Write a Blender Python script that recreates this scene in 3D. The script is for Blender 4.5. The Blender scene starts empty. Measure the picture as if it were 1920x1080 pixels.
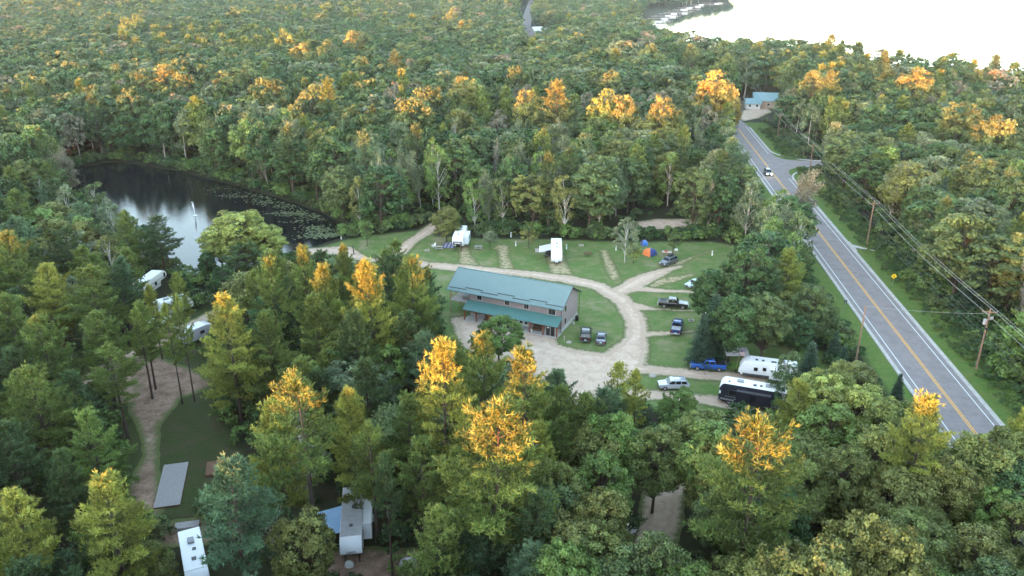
import bpy, bmesh, math, random
import numpy as np
from mathutils import Vector, Matrix

sc = bpy.context.scene
C = sc.collection
R = math.radians

# ---------------------------------------------------------------- camera
CAM_H = 66.0
F_PX = 1550.0                       # focal length in photograph pixels (1920 wide)
PITCH = math.atan(645.0 / F_PX)     # degrees below the horizon
SP, CP = math.sin(PITCH), math.cos(PITCH)
cam = bpy.data.cameras.new('camera')
cam.sensor_width = 36.0
cam.lens = F_PX * 36.0 / 1920.0
cam.clip_end = 9000.0
cam_o = bpy.data.objects.new('camera', cam)
C.objects.link(cam_o)
cam_o.location = (0, 0, CAM_H)
cam_o.rotation_euler = (R(90) - PITCH, 0, 0)
sc.camera = cam_o

# ---------------------------------------------------------------- sky and sun (last light, sun behind the viewer's left shoulder)
SUN_EL = R(0.32)
SUN_AZ = R(218)                     # compass style: 0 = +Y, clockwise
sun_dir = Vector((math.sin(SUN_AZ) * math.cos(SUN_EL), math.cos(SUN_AZ) * math.cos(SUN_EL), math.sin(SUN_EL)))
w = bpy.data.worlds.new('World'); sc.world = w; w.use_nodes = True
nt = w.node_tree; nt.nodes.clear()
sky = nt.nodes.new('ShaderNodeTexSky'); sky.sky_type = 'NISHITA'; sky.sun_disc = False
sky.sun_elevation = SUN_EL; sky.sun_rotation = SUN_AZ
sky.air_density = 0.5; sky.dust_density = 0.35; sky.ozone_density = 0.55
bg = nt.nodes.new('ShaderNodeBackground'); bg.inputs[1].default_value = 0.15
wo = nt.nodes.new('ShaderNodeOutputWorld')
nt.links.new(sky.outputs[0], bg.inputs[0]); nt.links.new(bg.outputs[0], wo.inputs[0])
sl = bpy.data.lights.new('sun', 'SUN'); sl.energy = 1.4; sl.angle = R(1.0); sl.color = (1.0, 0.26, 0.07)
so = bpy.data.objects.new('sun', sl); C.objects.link(so)
so.rotation_euler = sun_dir.to_track_quat('Z', 'Y').to_euler()
sc.view_settings.view_transform = 'Standard'; sc.view_settings.look = 'None'
sc.view_settings.gamma = 1.0; sc.view_settings.use_curve_mapping = False
sc.view_settings.exposure = 5.15
sc.cycles.max_bounces = 6; sc.cycles.diffuse_bounces = 4; sc.cycles.glossy_bounces = 2
sc.cycles.transmission_bounces = 3; sc.cycles.volume_bounces = 1; sc.cycles.transparent_max_bounces = 4
sc.cycles.use_denoising = True; sc.cycles.sample_clamp_indirect = 0.5

# ---------------------------------------------------------------- ground plane <-> photograph (only used to measure the place)
def G(x, y, z=0.0):
    dx, dy = (x - 960) / F_PX, (y - 540) / F_PX
    t = (CAM_H - z) / (SP + dy * CP)
    return (t * dx, t * (CP - dy * SP))
def PX(X, Y, Z):
    X, Y, Z = np.asarray(X, float), np.asarray(Y, float), np.asarray(Z, float)
    dz = Z - CAM_H
    d = Y * CP - dz * SP
    return 960 + F_PX * X / d, 540 + F_PX * (-Y * SP - dz * CP) / d, d
def GP(pts, z=0.0): return [G(x, y, z) for x, y in pts]

# ---------------------------------------------------------------- mesh helpers
def fast_mesh(name, V, faces_by_k, mats=(), mat_idx=None, smooth=False):
    me = bpy.data.meshes.new(name)
    V = np.asarray(V, np.float32)
    loops = np.concatenate([f.reshape(-1) for f in faces_by_k]).astype(np.int32)
    tot = np.concatenate([np.full(len(f), f.shape[1], np.int32) for f in faces_by_k])
    start = np.concatenate([[0], np.cumsum(tot)[:-1]]).astype(np.int32)
    me.vertices.add(len(V)); me.vertices.foreach_set('co', V.reshape(-1))
    me.loops.add(len(loops)); me.loops.foreach_set('vertex_index', loops)
    me.polygons.add(len(tot)); me.polygons.foreach_set('loop_start', start); me.polygons.foreach_set('loop_total', tot)
    for m in mats: me.materials.append(m)
    if mat_idx is not None: me.polygons.foreach_set('material_index', np.asarray(mat_idx, np.int32))
    if smooth: me.polygons.foreach_set('use_smooth', np.ones(len(tot), bool))
    me.update(calc_edges=True)
    return me

class Geo:
    """collects triangles / quads as arrays"""
    def __init__(s): s.V = []; s.F = {3: [], 4: []}; s.n = 0; s.cl = []
    def add(s, V, F, cl=.5):
        V = np.asarray(V, float).reshape(-1, 3); F = np.asarray(F, int)
        s.V.append(V); s.F[F.shape[1]].append(F + s.n); s.n += len(V); s.cl.append(np.full(len(V), cl, np.float32))
    def merge(s, o):
        for k in (3, 4):
            for f in o.F[k]: s.F[k].append(f + s.n)
        s.V += o.V; s.n += o.n; s.cl += o.cl
    def arrays(s):
        return np.concatenate(s.V), [np.concatenate(s.F[k]) for k in (3, 4) if s.F[k]]
    def count(s): return sum(len(f) for k in (3, 4) for f in s.F[k])
    def mesh(s, name, mat, smooth=False):
        V, F = s.arrays(); me = fast_mesh(name, V, F, [mat] if mat else [], smooth=smooth); a = me.attributes.new('cl', 'FLOAT', 'POINT'); a.data.foreach_set('value', np.concatenate(s.cl)); return me

def tube(g, pts, radii, n=6):
    pts = np.asarray(pts, float); m = len(pts)
    d = np.gradient(pts, axis=0); d /= np.linalg.norm(d, axis=1)[:, None] + 1e-9
    ref = np.array([0.0, 0, 1]) if abs(d[0][2]) < 0.9 else np.array([1.0, 0, 0])
    a = np.cross(d, ref); a /= np.linalg.norm(a, axis=1)[:, None] + 1e-9
    b = np.cross(d, a)
    th = np.arange(n) * 2 * math.pi / n
    ring = (np.cos(th)[None, :, None] * a[:, None, :] + np.sin(th)[None, :, None] * b[:, None, :]) * np.asarray(radii, float)[:, None, None]
    V = (pts[:, None, :] + ring).reshape(-1, 3)
    i = np.arange(m - 1)[:, None] * n; j = np.arange(n)[None, :]; k = (j + 1) % n
    F = np.stack([i + j, i + k, i + n + k, i + n + j], -1).reshape(-1, 4)
    g.add(V, F)

def norm(v): return v / (np.linalg.norm(v, axis=-1, keepdims=True) + 1e-9)

def blades(g, P, D, L, W, rng, cl=.5):
    """thin needle blades: one triangle each, from P along D"""
    n = len(P); s = norm(np.cross(D, rng.normal(size=(n, 3))))
    L = np.broadcast_to(np.asarray(L, float), (n,))[:, None]; W = np.broadcast_to(np.asarray(W, float), (n,))[:, None]
    a = P + s * W * .5; b = P - s * W * .5; c = P + D * L
    V = np.stack([a, b, c], 1).reshape(-1, 3)
    g.add(V, np.arange(3 * n).reshape(-1, 3), cl)

def leaves(g, P, N, S, rng, cl=.5):
    """rhombic leaf faces centred at P facing N"""
    n = len(P); t = norm(np.cross(N, rng.normal(size=(n, 3)))); b = np.cross(N, t)
    S = np.broadcast_to(np.asarray(S, float), (n,))[:, None]
    V = np.stack([P + t * S * .62, P + b * S * .42, P - t * S * .62, P - b * S * .42], 1).reshape(-1, 3)
    g.add(V, np.arange(4 * n).reshape(-1, 4), cl)

# ---------------------------------------------------------------- materials
def mat(name):
    m = bpy.data.materials.new(name); m.use_nodes = True
    nt = m.node_tree
    return m, nt, nt.nodes['Principled BSDF']
def plain(name, col, rough=0.6, metal=0.0, spec=0.4, noise=0.0, nscale=6.0, bump=0.0, emit=None, coat=0.0):
    m, nt, b = mat(name)
    b.inputs['Base Color'].default_value = (*col, 1); b.inputs['Roughness'].default_value = rough
    b.inputs['Metallic'].default_value = metal; b.inputs['Specular IOR Level'].default_value = spec
    if coat: b.inputs['Coat Weight'].default_value = coat; b.inputs['Coat Roughness'].default_value = 0.08
    if emit:
        b.inputs['Emission Color'].default_value = (*emit[0], 1); b.inputs['Emission Strength'].default_value = emit[1]
    if noise or bump:
        tc = nt.nodes.new('ShaderNodeTexCoord'); nz = nt.nodes.new('ShaderNodeTexNoise')
        nz.inputs['Scale'].default_value = nscale; nz.inputs['Detail'].default_value = 6
        nt.links.new(tc.outputs['Object'], nz.inputs['Vector'])
        if noise:
            mx = nt.nodes.new('ShaderNodeMix'); mx.data_type = 'RGBA'
            mx.inputs[6].default_value = (*[c * (1 - noise) for c in col], 1); mx.inputs[7].default_value = (*[min(1, c * (1 + noise)) for c in col], 1)
            nt.links.new(nz.outputs[0], mx.inputs[0]); nt.links.new(mx.outputs[2], b.inputs['Base Color'])
        if bump:
            bp = nt.nodes.new('ShaderNodeBump'); bp.inputs['Strength'].default_value = bump; bp.inputs['Distance'].default_value = 0.05
            nt.links.new(nz.outputs[0], bp.inputs['Height']); nt.links.new(bp.outputs[0], b.inputs['Normal'])
    return m
def foliage(name, ca, cb, trans=0.22, vary=0.30):
    """leaf material: hue drifts from tree to tree, brightness from leaf to leaf"""
    m, nt, b = mat(name); N = nt.nodes; Lk = nt.links
    oi = N.new('ShaderNodeObjectInfo'); ge = N.new('ShaderNodeNewGeometry')
    mx = N.new('ShaderNodeMix'); mx.data_type = 'RGBA'
    mx.inputs[6].default_value = (*ca, 1); mx.inputs[7].default_value = (*cb, 1)
    Lk.new(oi.outputs['Random'], mx.inputs[0])
    mr = N.new('ShaderNodeMapRange'); mr.inputs[3].default_value = 1 - vary; mr.inputs[4].default_value = 1 + vary
    Lk.new(ge.outputs['Random Per Island'], mr.inputs[0])
    at = N.new('ShaderNodeAttribute'); at.attribute_name = 'cl'; m2 = N.new('ShaderNodeMapRange'); m2.inputs[3].default_value = .62; m2.inputs[4].default_value = 1.42; Lk.new(at.outputs['Fac'], m2.inputs[0])
    mm = N.new('ShaderNodeMath'); mm.operation = 'MULTIPLY'; Lk.new(mr.outputs[0], mm.inputs[0]); Lk.new(m2.outputs[0], mm.inputs[1])
    mu = N.new('ShaderNodeMix'); mu.data_type = 'RGBA'; mu.blend_type = 'MULTIPLY'; mu.inputs[0].default_value = 1
    Lk.new(mx.outputs[2], mu.inputs[6]); Lk.new(mm.outputs[0], mu.inputs[7])
    Lk.new(mu.outputs[2], b.inputs['Base Color'])
    b.inputs['Roughness'].default_value = 0.55; b.inputs['Specular IOR Level'].default_value = 0.25
    tr = N.new('ShaderNodeBsdfTranslucent'); Lk.new(mu.outputs[2], tr.inputs[0])
    ms = N.new('ShaderNodeMixShader'); ms.inputs[0].default_value = trans
    Lk.new(b.outputs[0], ms.inputs[1]); Lk.new(tr.outputs[0], ms.inputs[2])
    Lk.new(ms.outputs[0], N['Material Output'].inputs[0])
    return m
M = {}
FOL = dict(
    pine=((.074, .112, .032), (.108, .145, .036)), pine_dark=((.036, .068, .030), (.052, .085, .032)),
    pine_lime=((.145, .175, .040), (.180, .200, .045)), pine_blue=((.060, .110, .060), (.080, .130, .068)),
    spruce=((.032, .062, .040), (.050, .085, .055)), leaf=((.048, .082, .032), (.078, .108, .038)),
    leaf_dark=((.032, .070, .026), (.048, .090, .030)), leaf_bright=((.080, .140, .036), (.105, .160, .044)),
    leaf_grey=((.085, .120, .062), (.115, .145, .080)), leaf_olive=((.090, .115, .036), (.120, .130, .040)),
    leaf_lime=((.165, .205, .055), (.190, .225, .062)), leaf_gold=((.200, .160, .040), (.250, .180, .045)),
    leaf_tan=((.125, .125, .085), (.150, .140, .098)), oak=((.085, .118, .036), (.125, .150, .044)))
for k, (a, b) in FOL.items(): M[k] = foliage(k, tuple(c * q for c, q in zip(a, (1.38, 1.34, 1.32))), tuple(c * q for c, q in zip(b, (1.38, 1.34, 1.32))))
M['bark'] = plain('bark', (.075, .058, .046), .95, noise=.5, nscale=4)
M['bark_pine'] = plain('bark_pine', (.060, .044, .036), .95, noise=.5, nscale=4)
M['bark_birch'] = plain('bark_birch', (.42, .40, .36), .8, noise=.45, nscale=3)
M['bark_dead'] = plain('bark_dead', (.26, .225, .20), .9, noise=.3, nscale=3)

# ---------------------------------------------------------------- tree generators: each returns (wood Geo, foliage Geo)
def trunk_line(h, rng, lean=.02, n=9):
    z = np.linspace(0, h, n); k = rng.uniform(-1, 1, 4)
    x = lean * h * (k[0] * (z / h) ** 1.5 + .5 * k[1] * np.sin(z / h * 5)); y = lean * h * (k[2] * (z / h) ** 1.5 + .5 * k[3] * np.sin(z / h * 4))
    x -= x[0]; y -= y[0]
    return np.stack([x, y, z], 1)
def on_line(T, z):
    return np.array([np.interp(z, T[:, 2], T[:, 0]), np.interp(z, T[:, 2], T[:, 1]), z])

def make_pine(seed, h, Rw, lod=0, base=.26, sparse=1.0):
    rng = np.random.default_rng(seed); wood, fol = Geo(), Geo()
    T = trunk_line(h, rng, .015); tube(wood, T, np.linspace(.017 * h, .02, len(T)), [7, 6, 4][lod])
    step = [1.10, 1.15, 1.4][lod]; tstep = [.40, .50, .85][lod]
    nb = [11, 6, 3][lod]; bl, bw = [(.58, .145), (.66, .26), (1.0, .52)][lod]
    z = h * base; side_gap = rng.uniform(0, 6.28)
    while z < h * .985:
        u = (z - h * base) / (h * (1 - base))
        nbr = int(rng.integers(4, 7)) if lod < 2 else 4
        a0 = rng.uniform(0, 6.28)
        env = (1 - u) ** .56 * min(1, .60 + u * 2.0)
        whorl = rng.uniform(.75, 1.12)
        for i in range(nbr):
            if rng.random() > sparse: continue
            a = a0 + i * 6.283 / nbr + rng.uniform(-.3, .3)
            L = max(.5, Rw * env * whorl * rng.uniform(.62, 1.25))
            if u < .22 and rng.random() < .4: L *= .55
            el = R(-6 + 58 * u ** 1.4 + rng.uniform(-6, 8)); dh = np.array([math.cos(a), math.sin(a), 0.0]); p0 = on_line(T, z)
            ns = max(4, int(L / tstep)); s = np.linspace(0, 1, ns)
            br = p0 + dh * (L * s)[:, None] * math.cos(el) + np.array([0, 0, 1.0]) * (L * s * math.sin(el) + .16 * L * s ** 2.2)[:, None]
            if lod < 2: tube(wood, br[::2] if len(br) > 4 else br, np.linspace(.012 * L + .015, .012, len(br[::2] if len(br) > 4 else br)), 4 if lod == 0 else 3)
            sd = np.array([-dh[1], dh[0], 0.0]); P = []; D = []
            for j in range(ns):
                if s[j] < .28: continue
                for sg in (-1, 1):
                    l2 = min(1.7, (.20 + .42 * (1 - s[j])) * L * .85 + .25) * rng.uniform(.7, 1.15)
                    d2 = norm(dh * .75 + sd * sg * rng.uniform(.5, 1.0) + np.array([0, 0, rng.uniform(.08, .32)]))
                    m = max(1, int(l2 / tstep)); q = (np.arange(m) + rng.uniform(.4, 1)) / m
                    P.append(br[j] + d2 * (l2 * q)[:, None] + rng.normal(size=(m, 3)) * .05); D.append(np.repeat(d2[None], m, 0))
            P.append(br[-2:]); D.append(np.repeat(norm(dh + np.array([0, 0, .4]))[None], 2, 0))
            P = np.concatenate(P); D = np.concatenate(D)
            P = np.repeat(P, nb, 0); D = np.repeat(D, nb, 0); n = len(P)
            dd = norm(D * .75 + np.array([0, 0, .55]) + rng.normal(size=(n, 3)) * .55)
            blades(fol, P, dd, bl * rng.uniform(.7, 1.2, n), bw, rng, rng.random())
        z += step * rng.uniform(.8, 1.2) * (1 - .35 * u)
    P = on_line(T, h)[None] + rng.normal(size=(12 * nb, 3)) * [.18, .18, .35]
    blades(fol, P, norm(np.array([0, 0, 1.0]) + rng.normal(size=P.shape) * .5), bl, bw, rng)
    return wood, fol

def make_spruce(seed, h, Rw, lod=0):
    rng = np.random.default_rng(seed); wood, fol = Geo(), Geo()
    T = trunk_line(h, rng, .008); tube(wood, T, np.linspace(.016 * h, .015, len(T)), 6)
    step = [.42, .55, .9][lod]; bl, bw = [(.34, .11), (.5, .2), (.8, .42)][lod]; nb = [6, 4, 3][lod]; ts = [.24, .38, .7][lod]
    z = h * .04
    while z < h * .99:
        u = z / h; nbr = 7 if lod < 2 else 5; a0 = rng.uniform(0, 6.28)
        for i in range(nbr):
            a = a0 + i * 6.283 / nbr + rng.uniform(-.25, .25); L = Rw * (1 - u) ** .88 * rng.uniform(.78, 1.12) + .12
            dh = np.array([math.cos(a), math.sin(a), 0]); sd = np.array([-dh[1], dh[0], 0]); p0 = on_line(T, z)
            ns = max(3, int(L / ts)); s = np.linspace(.15, 1, ns)
            br = p0 + dh * (L * s)[:, None] + np.array([0, 0, 1.0]) * (L * (-.32 * s + .20 * s ** 2 + .45 * u * s))[:, None]
            P = []; D = []
            for j in range(ns):
                wd = .38 * L * (1.15 - s[j]) + .12; m = max(1, int(2 * wd / ts)); q = rng.uniform(-1, 1, m)
                P.append(br[j] + sd * (wd * q)[:, None] - np.array([0, 0, .12]) * np.abs(q)[:, None]); D.append(norm(dh * .8 + sd * q[:, None] * .8 + np.array([0, 0, -.12])))
            P = np.repeat(np.concatenate(P), nb, 0); D = np.repeat(np.concatenate(D), nb, 0); n = len(P)
            blades(fol, P, norm(D + rng.normal(size=(n, 3)) * .42), bl * rng.uniform(.7, 1.2, n), bw, rng, rng.random())
        z += step * (1 - .3 * u)
    return wood, fol

def make_broad(seed, h, Rw, lod=0, zc=.60, zr=.40, nclump=None, cr=.25, droop=0.0, dens=1.0, low=-.75, leafs=1.0, wr=.016):
    rng = np.random.default_rng(seed); wood, fol = Geo(), Geo()
    T = trunk_line(h * .82, rng, .035); tube(wood, T, np.linspace(wr * h, .04, len(T)), [7, 6, 4][lod])
    n = nclump or [200, 130, 74][lod]; nl = int([115, 60, 28][lod] * dens); ls = [.275, .43, .74][lod] * leafs
    k = rng.normal(size=(7, 3)); ph = rng.uniform(0, 6.28, 7)
    c0 = np.array([T[-1][0] * .7, T[-1][1] * .7, h * zc])
    d = norm(rng.normal(size=(n * 3, 3))); d = d[d[:, 2] > low][:n]; n = len(d)
    lump = 1 + .16 * np.sin(d @ k.T * 2.0 + ph).sum(1) / 2.2
    fr = rng.uniform(*[(.52, 1.0), (.66, 1.0), (.80, 1.0)][lod], n) ** .5
    cen = c0 + d * np.array([Rw, Rw, h * zr]) * (fr * lump * .86)[:, None]
    cen[:, 2] = np.minimum(cen[:, 2], h * .97)
    if droop: cen[:, 2] -= droop * Rw * (np.linalg.norm((cen - c0)[:, :2], axis=1) / Rw) ** 2
    for i in range(n):
        r = Rw * cr * rng.choice([.6, .8, 1.0, 1.3]) * rng.uniform(.85, 1.15); m = max(4, int(nl * (r / (Rw * cr)) ** 2))
        dd = norm(rng.normal(size=(m, 3)) + d[i] * .75 + np.array([0, 0, .45]))
        ax = np.array([rng.uniform(.75, 1.35), rng.uniform(.75, 1.35), rng.uniform(.5, .85) + droop]); P = cen[i] + dd * (r * rng.uniform(.25, 1.18, m) ** .7)[:, None] * ax
        leaves(fol, P, norm(dd + rng.normal(size=(m, 3)) * .55), ls * rng.uniform(.65, 1.25, m), rng, rng.random())
        if lod < 2 and i % (2 if lod == 0 else 3) == 0:
            zb = np.clip(cen[i][2] - .28 * h * rng.uniform(.6, 1.2), h * .18, h * .78); p0 = on_line(T, zb)
            mid = p0 * .45 + cen[i] * .55 + rng.normal(size=3) * .25 + np.array([0, 0, .3])
            tube(wood, [p0, mid, cen[i]], [.0055 * h, .003 * h, .015], 4 if lod == 0 else 3)
    return wood, fol

def make_bare(seed, h, Rw, lod=0, leaf=0.0):
    rng = np.random.default_rng(seed); wood, fol = Geo(), Geo(); tips = []
    def grow(p, d, L, r, lev):
        n = 4; pts = [p]; q = p.copy(); dd = d.copy()
        for i in range(n):
            dd = norm(dd + rng.normal(size=3) * .12 + np.array([0, 0, .05])); q = q + dd * L / n; pts.append(q)
        tube(wood, pts, np.linspace(r, r * .5, n + 1), [6, 4, 3, 3, 3][lev])
        if lev >= 3: tips.append(q)
        if lev == 4: return
        kids = [6, 5, 4, 4][lev]
        for j in range(kids):
            t = rng.uniform(.35, 1) if j else 1.0; a = pts[min(n, int(t * n))]
            nd = norm(dd * 1.0 + norm(rng.normal(size=3)) * [.75, .8, .9, 1][lev] + np.array([0, 0, .22]))
            grow(np.array(a), nd, L * rng.uniform(.42, .66), max(.03, r * .52), lev + 1)
    grow(np.zeros(3), np.array([0, 0, 1.0]), h * .48, .016 * h, 0)
    V = np.concatenate(wood.V); k = h / max(V[:, 2].max(), 1); wx = Rw / max(np.abs(V[:, :2]).max(), 1)
    for i in range(len(wood.V)): wood.V[i] = wood.V[i] * [wx, wx, k]
    if leaf > 0:
        tp = np.array(tips) * [wx, wx, k]; m = int(6 * leaf); P = np.repeat(tp, m, 0); P = P + rng.normal(size=P.shape) * .32
        leaves(fol, P, norm(rng.normal(size=P.shape) + [0, 0, .6]), .30 * rng.uniform(.6, 1.2, len(P)), rng)
    return wood, fol

# prototype library: kind -> list of (trunk mesh, crown mesh, height, radius)
LIB = {}
def proto(kind, gen, h, rad, bark):
    wd, fo = gen
    tm = wd.mesh(kind + '_trunk', M[bark], True); cm = fo.mesh(kind + '_crown', None) if fo.n else None
    if cm: cm.materials.append(None)
    LIB.setdefault(kind, []).append((tm, cm, h, rad))
for i in range(5): proto('pine0', make_pine(10 + i, 20, 5.4, 0, base=.20 + .05 * i), 20, 5.4, 'bark_pine')
for i in range(2): proto('pine0s', make_pine(40 + i, 20, 4.6, 0, base=.42, sparse=.62), 20, 4.6, 'bark_pine')
for i in range(4): proto('pine1', make_pine(20 + i, 18, 4.4, 1, base=.2 + .06 * i), 18, 4.4, 'bark_pine')
for i in range(3): proto('spruce0', make_spruce(30 + i, 10, 2.6, 0), 10, 2.6, 'bark_pine')
for i in range(2): proto('spruce1', make_spruce(35 + i, 14, 3.0, 1), 14, 3.0, 'bark_pine')
for i in range(5): proto('broad0', make_broad(50 + i, 15, 4.6, 0, zc=.58, zr=.40, cr=[.175, .20, .16, .19, .17][i]), 15, 4.6, 'bark')
for i in range(6): proto('broad1', make_broad(60 + i, 16, 4.4, 1, zc=[.56, .6, .55, .6, .52, .58][i], zr=[.42, .38, .43, .40, .46, .4][i], cr=[.19, .22, .17, .20, .18, .21][i]), 16, 4.4, 'bark')
for i in range(4): proto('birch1', make_broad(70 + i, 16, 3.0, 1, zc=.58, zr=.42, nclump=62, cr=.26, droop=.28, dens=.8, low=-.9, leafs=.82, wr=.010), 16, 3.0, 'bark_birch')
for i in range(3): proto('bare1', make_bare(80 + i, 16, 4.0, 1, leaf=[0, 1.6, 3.4][i]), 16, 4.0, 'bark_dead')
for i in range(3): proto('sapling0', make_broad(90 + i, 6, 1.9, 0, zc=.58, zr=.40, nclump=34, cr=.30, dens=.42, leafs=.95, wr=.014), 6, 1.9, 'bark')
for i in range(4): proto('shrub1', make_broad(95 + i, 2.4, 1.7, 1, zc=.45, zr=.5, nclump=22, cr=.36, dens=.45, leafs=.75, low=-.35), 2.4, 1.7, 'bark')
# ================================================================ the setting: where things lie on the ground
def d_seg(P, a, b):
    a, b = np.array(a, float), np.array(b, float); ab = b - a
    t = np.clip(((P - a) @ ab) / (ab @ ab + 1e-9), 0, 1)
    return np.linalg.norm(P - a - t[:, None] * ab, axis=1)
def d_line(P, pts, hw):
    hw = np.broadcast_to(np.asarray(hw, float), (len(pts),)); out = np.full(len(P), 1e9)
    for i in range(len(pts) - 1):
        a, b = np.array(pts[i], float), np.array(pts[i + 1], float); ab = b - a
        t = np.clip(((P - a) @ ab) / (ab @ ab + 1e-9), 0, 1)
        out = np.minimum(out, np.linalg.norm(P - a - t[:, None] * ab, axis=1) - (hw[i] * (1 - t) + hw[i + 1] * t))
    return out
def d_poly(P, poly):
    poly = np.asarray(poly, float); n = len(poly); ins = np.zeros(len(P), bool); d = np.full(len(P), 1e9)
    for i in range(n):
        a, b = poly[i], poly[(i + 1) % n]; d = np.minimum(d, d_seg(P, a, b))
        c = (a[1] > P[:, 1]) != (b[1] > P[:, 1])
        with np.errstate(divide='ignore', invalid='ignore'):
            ins ^= c & (P[:, 0] < (b[0] - a[0]) * (P[:, 1] - a[1]) / (b[1] - a[1]) + a[0])
    return np.where(ins, -d, d)
_h = np.random.default_rng(5)
_K = [(_h.normal(size=2) * f, _h.uniform(0, 6.28), a) for f, a in ((.08, 1.), (.15, .8), (.3, .6), (.6, .45), (1.1, .3), (2.0, .2), (.12, .8), (.45, .5), (1.6, .25), (3.1, .15))]
def wob(P): return sum(a * np.sin(P @ k + p) for k, p, a in _K) / 2.2

POND = GP([(120, 330), (150, 312), (200, 303), (260, 306), (330, 318), (420, 340), (500, 362), (560, 382), (615, 402), (652, 424), (650, 440), (615, 452), (582, 462), (560, 478), (520, 492), (470, 500), (430, 508), (395, 517), (362, 514), (335, 500), (318, 486), (300, 460), (285, 440), (240, 420), (190, 395), (150, 370), (120, 350)])
LAKE = [G(1160, 48), G(1205, 40), G(1228, 30), G(1262, 20), G(1290, 12), G(1330, 4), (G(1380, -4)), (330, 1400), (500, 1900), (1500, 3900), (3900, 3900), (3900, 500), (700, 300), (400, 330)] + \
       [(x, y + 9) for x, y in [G(1990, 140, 17), G(1900, 132, 17), G(1800, 118, 18), G(1690, 112, 17), G(1600, 92, 17), G(1520, 86, 17), G(1400, 80, 17), G(1300, 72, 17), G(1240, 56, 17)]] + [G(1175, 52)]
CLEAR = GP([(560, 480), (600, 462), (650, 447), (745, 434), (800, 428), (822, 442), (900, 446), (1000, 447), (1090, 450), (1180, 452), (1260, 452), (1330, 452), (1400, 462), (1440, 478), (1400, 520), (1420, 640), (1560, 660), (1560, 775), (1330, 790), (1080, 745), (840, 665), (810, 600), (790, 510), (690, 502), (600, 496)])
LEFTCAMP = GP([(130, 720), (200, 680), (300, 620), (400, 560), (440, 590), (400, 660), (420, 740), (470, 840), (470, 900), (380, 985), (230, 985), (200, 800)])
RD = np.array([18.4, 200.5]) / math.hypot(18.4, 200.5)           # direction of the highway
RN = np.array([RD[1], -RD[0]])                                   # to its right
R0 = np.array([69.0, 118.2])
def road_at(s, o=0.0): return tuple(R0 + RD * s + RN * o)
HWY = [road_at(s) for s in (-330, -150, -60, 40, 120, 205)] + [(87.6, 345), (80, 410), (58, 500), (28, 600), (10, 680), (11.9, 772), (27, 1115), (70, 1700), (150, 2600)]
S_J = 146.0                                                     # side road leaves here
SIDE = [road_at(S_J, 0), road_at(S_J + 1, 14), road_at(S_J + 2, 40), road_at(S_J + 10, 120)]
PATHS = [  # gravel drives: (points, half widths)
    (GP([(735, 484), (752, 470), (772, 453), (803, 433)]) + [G(838, 408)], [2.8, 2.4, 2.2, 2.0, 1.8]),
    (GP([(585, 472), (640, 470), (690, 489), (735, 484)]), [3.2, 3.6, 1.6, 2.4]),
    (GP([(735, 484), (800, 498), (880, 504), (960, 511), (1060, 523), (1122, 537), (1163, 560), (1188, 595), (1188, 635), (1172, 675), (1130, 705), (1080, 735), (1040, 790)]), [2.4, 2.4, 2.3, 2.4, 2.6, 2.6, 2.9, 3.0, 3.1, 4.0, 4.6, 4.2, 3.6]),
    (GP([(1165, 545), (1205, 524), (1245, 508), (1275, 500)]), [3.0, 2.6, 2.2, 1.4]),
    (GP([(1185, 690), (1230, 695), (1300, 702), (1430, 712)]), [2.2, 1.7, 1.7, 1.8]),
    (GP([(1190, 628), (1240, 626), (1300, 622)]), [1.6, 1.2, 1.0]),
    (GP([(1190, 575), (1230, 580), (1300, 584)]), [2.6, 1.2, 1.0]),
    (GP([(1190, 542), (1230, 545), (1300, 548)]), [2.4, 1.3, .9]),
    (GP([(1190, 740), (1250, 742), (1330, 752), (1440, 772)]), [2.4, 1.6, 2.0, 2.0]),
    (GP([(405, 588), (350, 612), (300, 640), (240, 668), (170, 712), (90, 765)]), [2.0, 2.0, 2.2, 2.4, 2.6, 2.8]),
    (GP([(1290, 860), (1245, 930), (1228, 1000), (1220, 1080), (1210, 1200)]), [2.6, 2.8, 2.8, 2.8, 2.8]),
    (GP([(1190, 425), (1240, 421), (1300, 418)]), [3.5, 4.2, 3.0]),
]
YARD = GP([(845, 596), (858, 650), (940, 690), (1080, 742), (1155, 700), (1150, 664), (1100, 660), (1047, 646), (1040, 625), (871, 592)])
ISLAND = GP([(1060, 541), (1092, 545), (1122, 554), (1150, 572), (1167, 602), (1163, 633), (1142, 654), (1100, 658), (1052, 646), (1047, 636), (1050, 600)])
WORN = [  # bare strips in the lawn where campers park
    (GP([(868, 462), (872, 478), (878, 498)]), [1.9, 1.9, 3.0]), (GP([(930, 466), (942, 463), (944, 482), (950, 502)]), [1.0, 1.7, 1.6, 2.2]),
    (GP([(1040, 478), (1044, 495), (1052, 514)]), [2.2, 2.3, 3.0]), (GP([(1132, 470), (1142, 495), (1153, 522)]), [1.3, 1.3, 1.5]),
    (GP([(1250, 505), (1295, 484), (1335, 470)]), [1.6, 1.1, .9]), (GP([(1215, 532), (1262, 524), (1300, 515)]), [2.6, 1.6, .8])]
LOT = GP([(1380, 222), (1392, 228), (1425, 222), (1450, 210), (1440, 202), (1410, 202), (1385, 208)])

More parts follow.
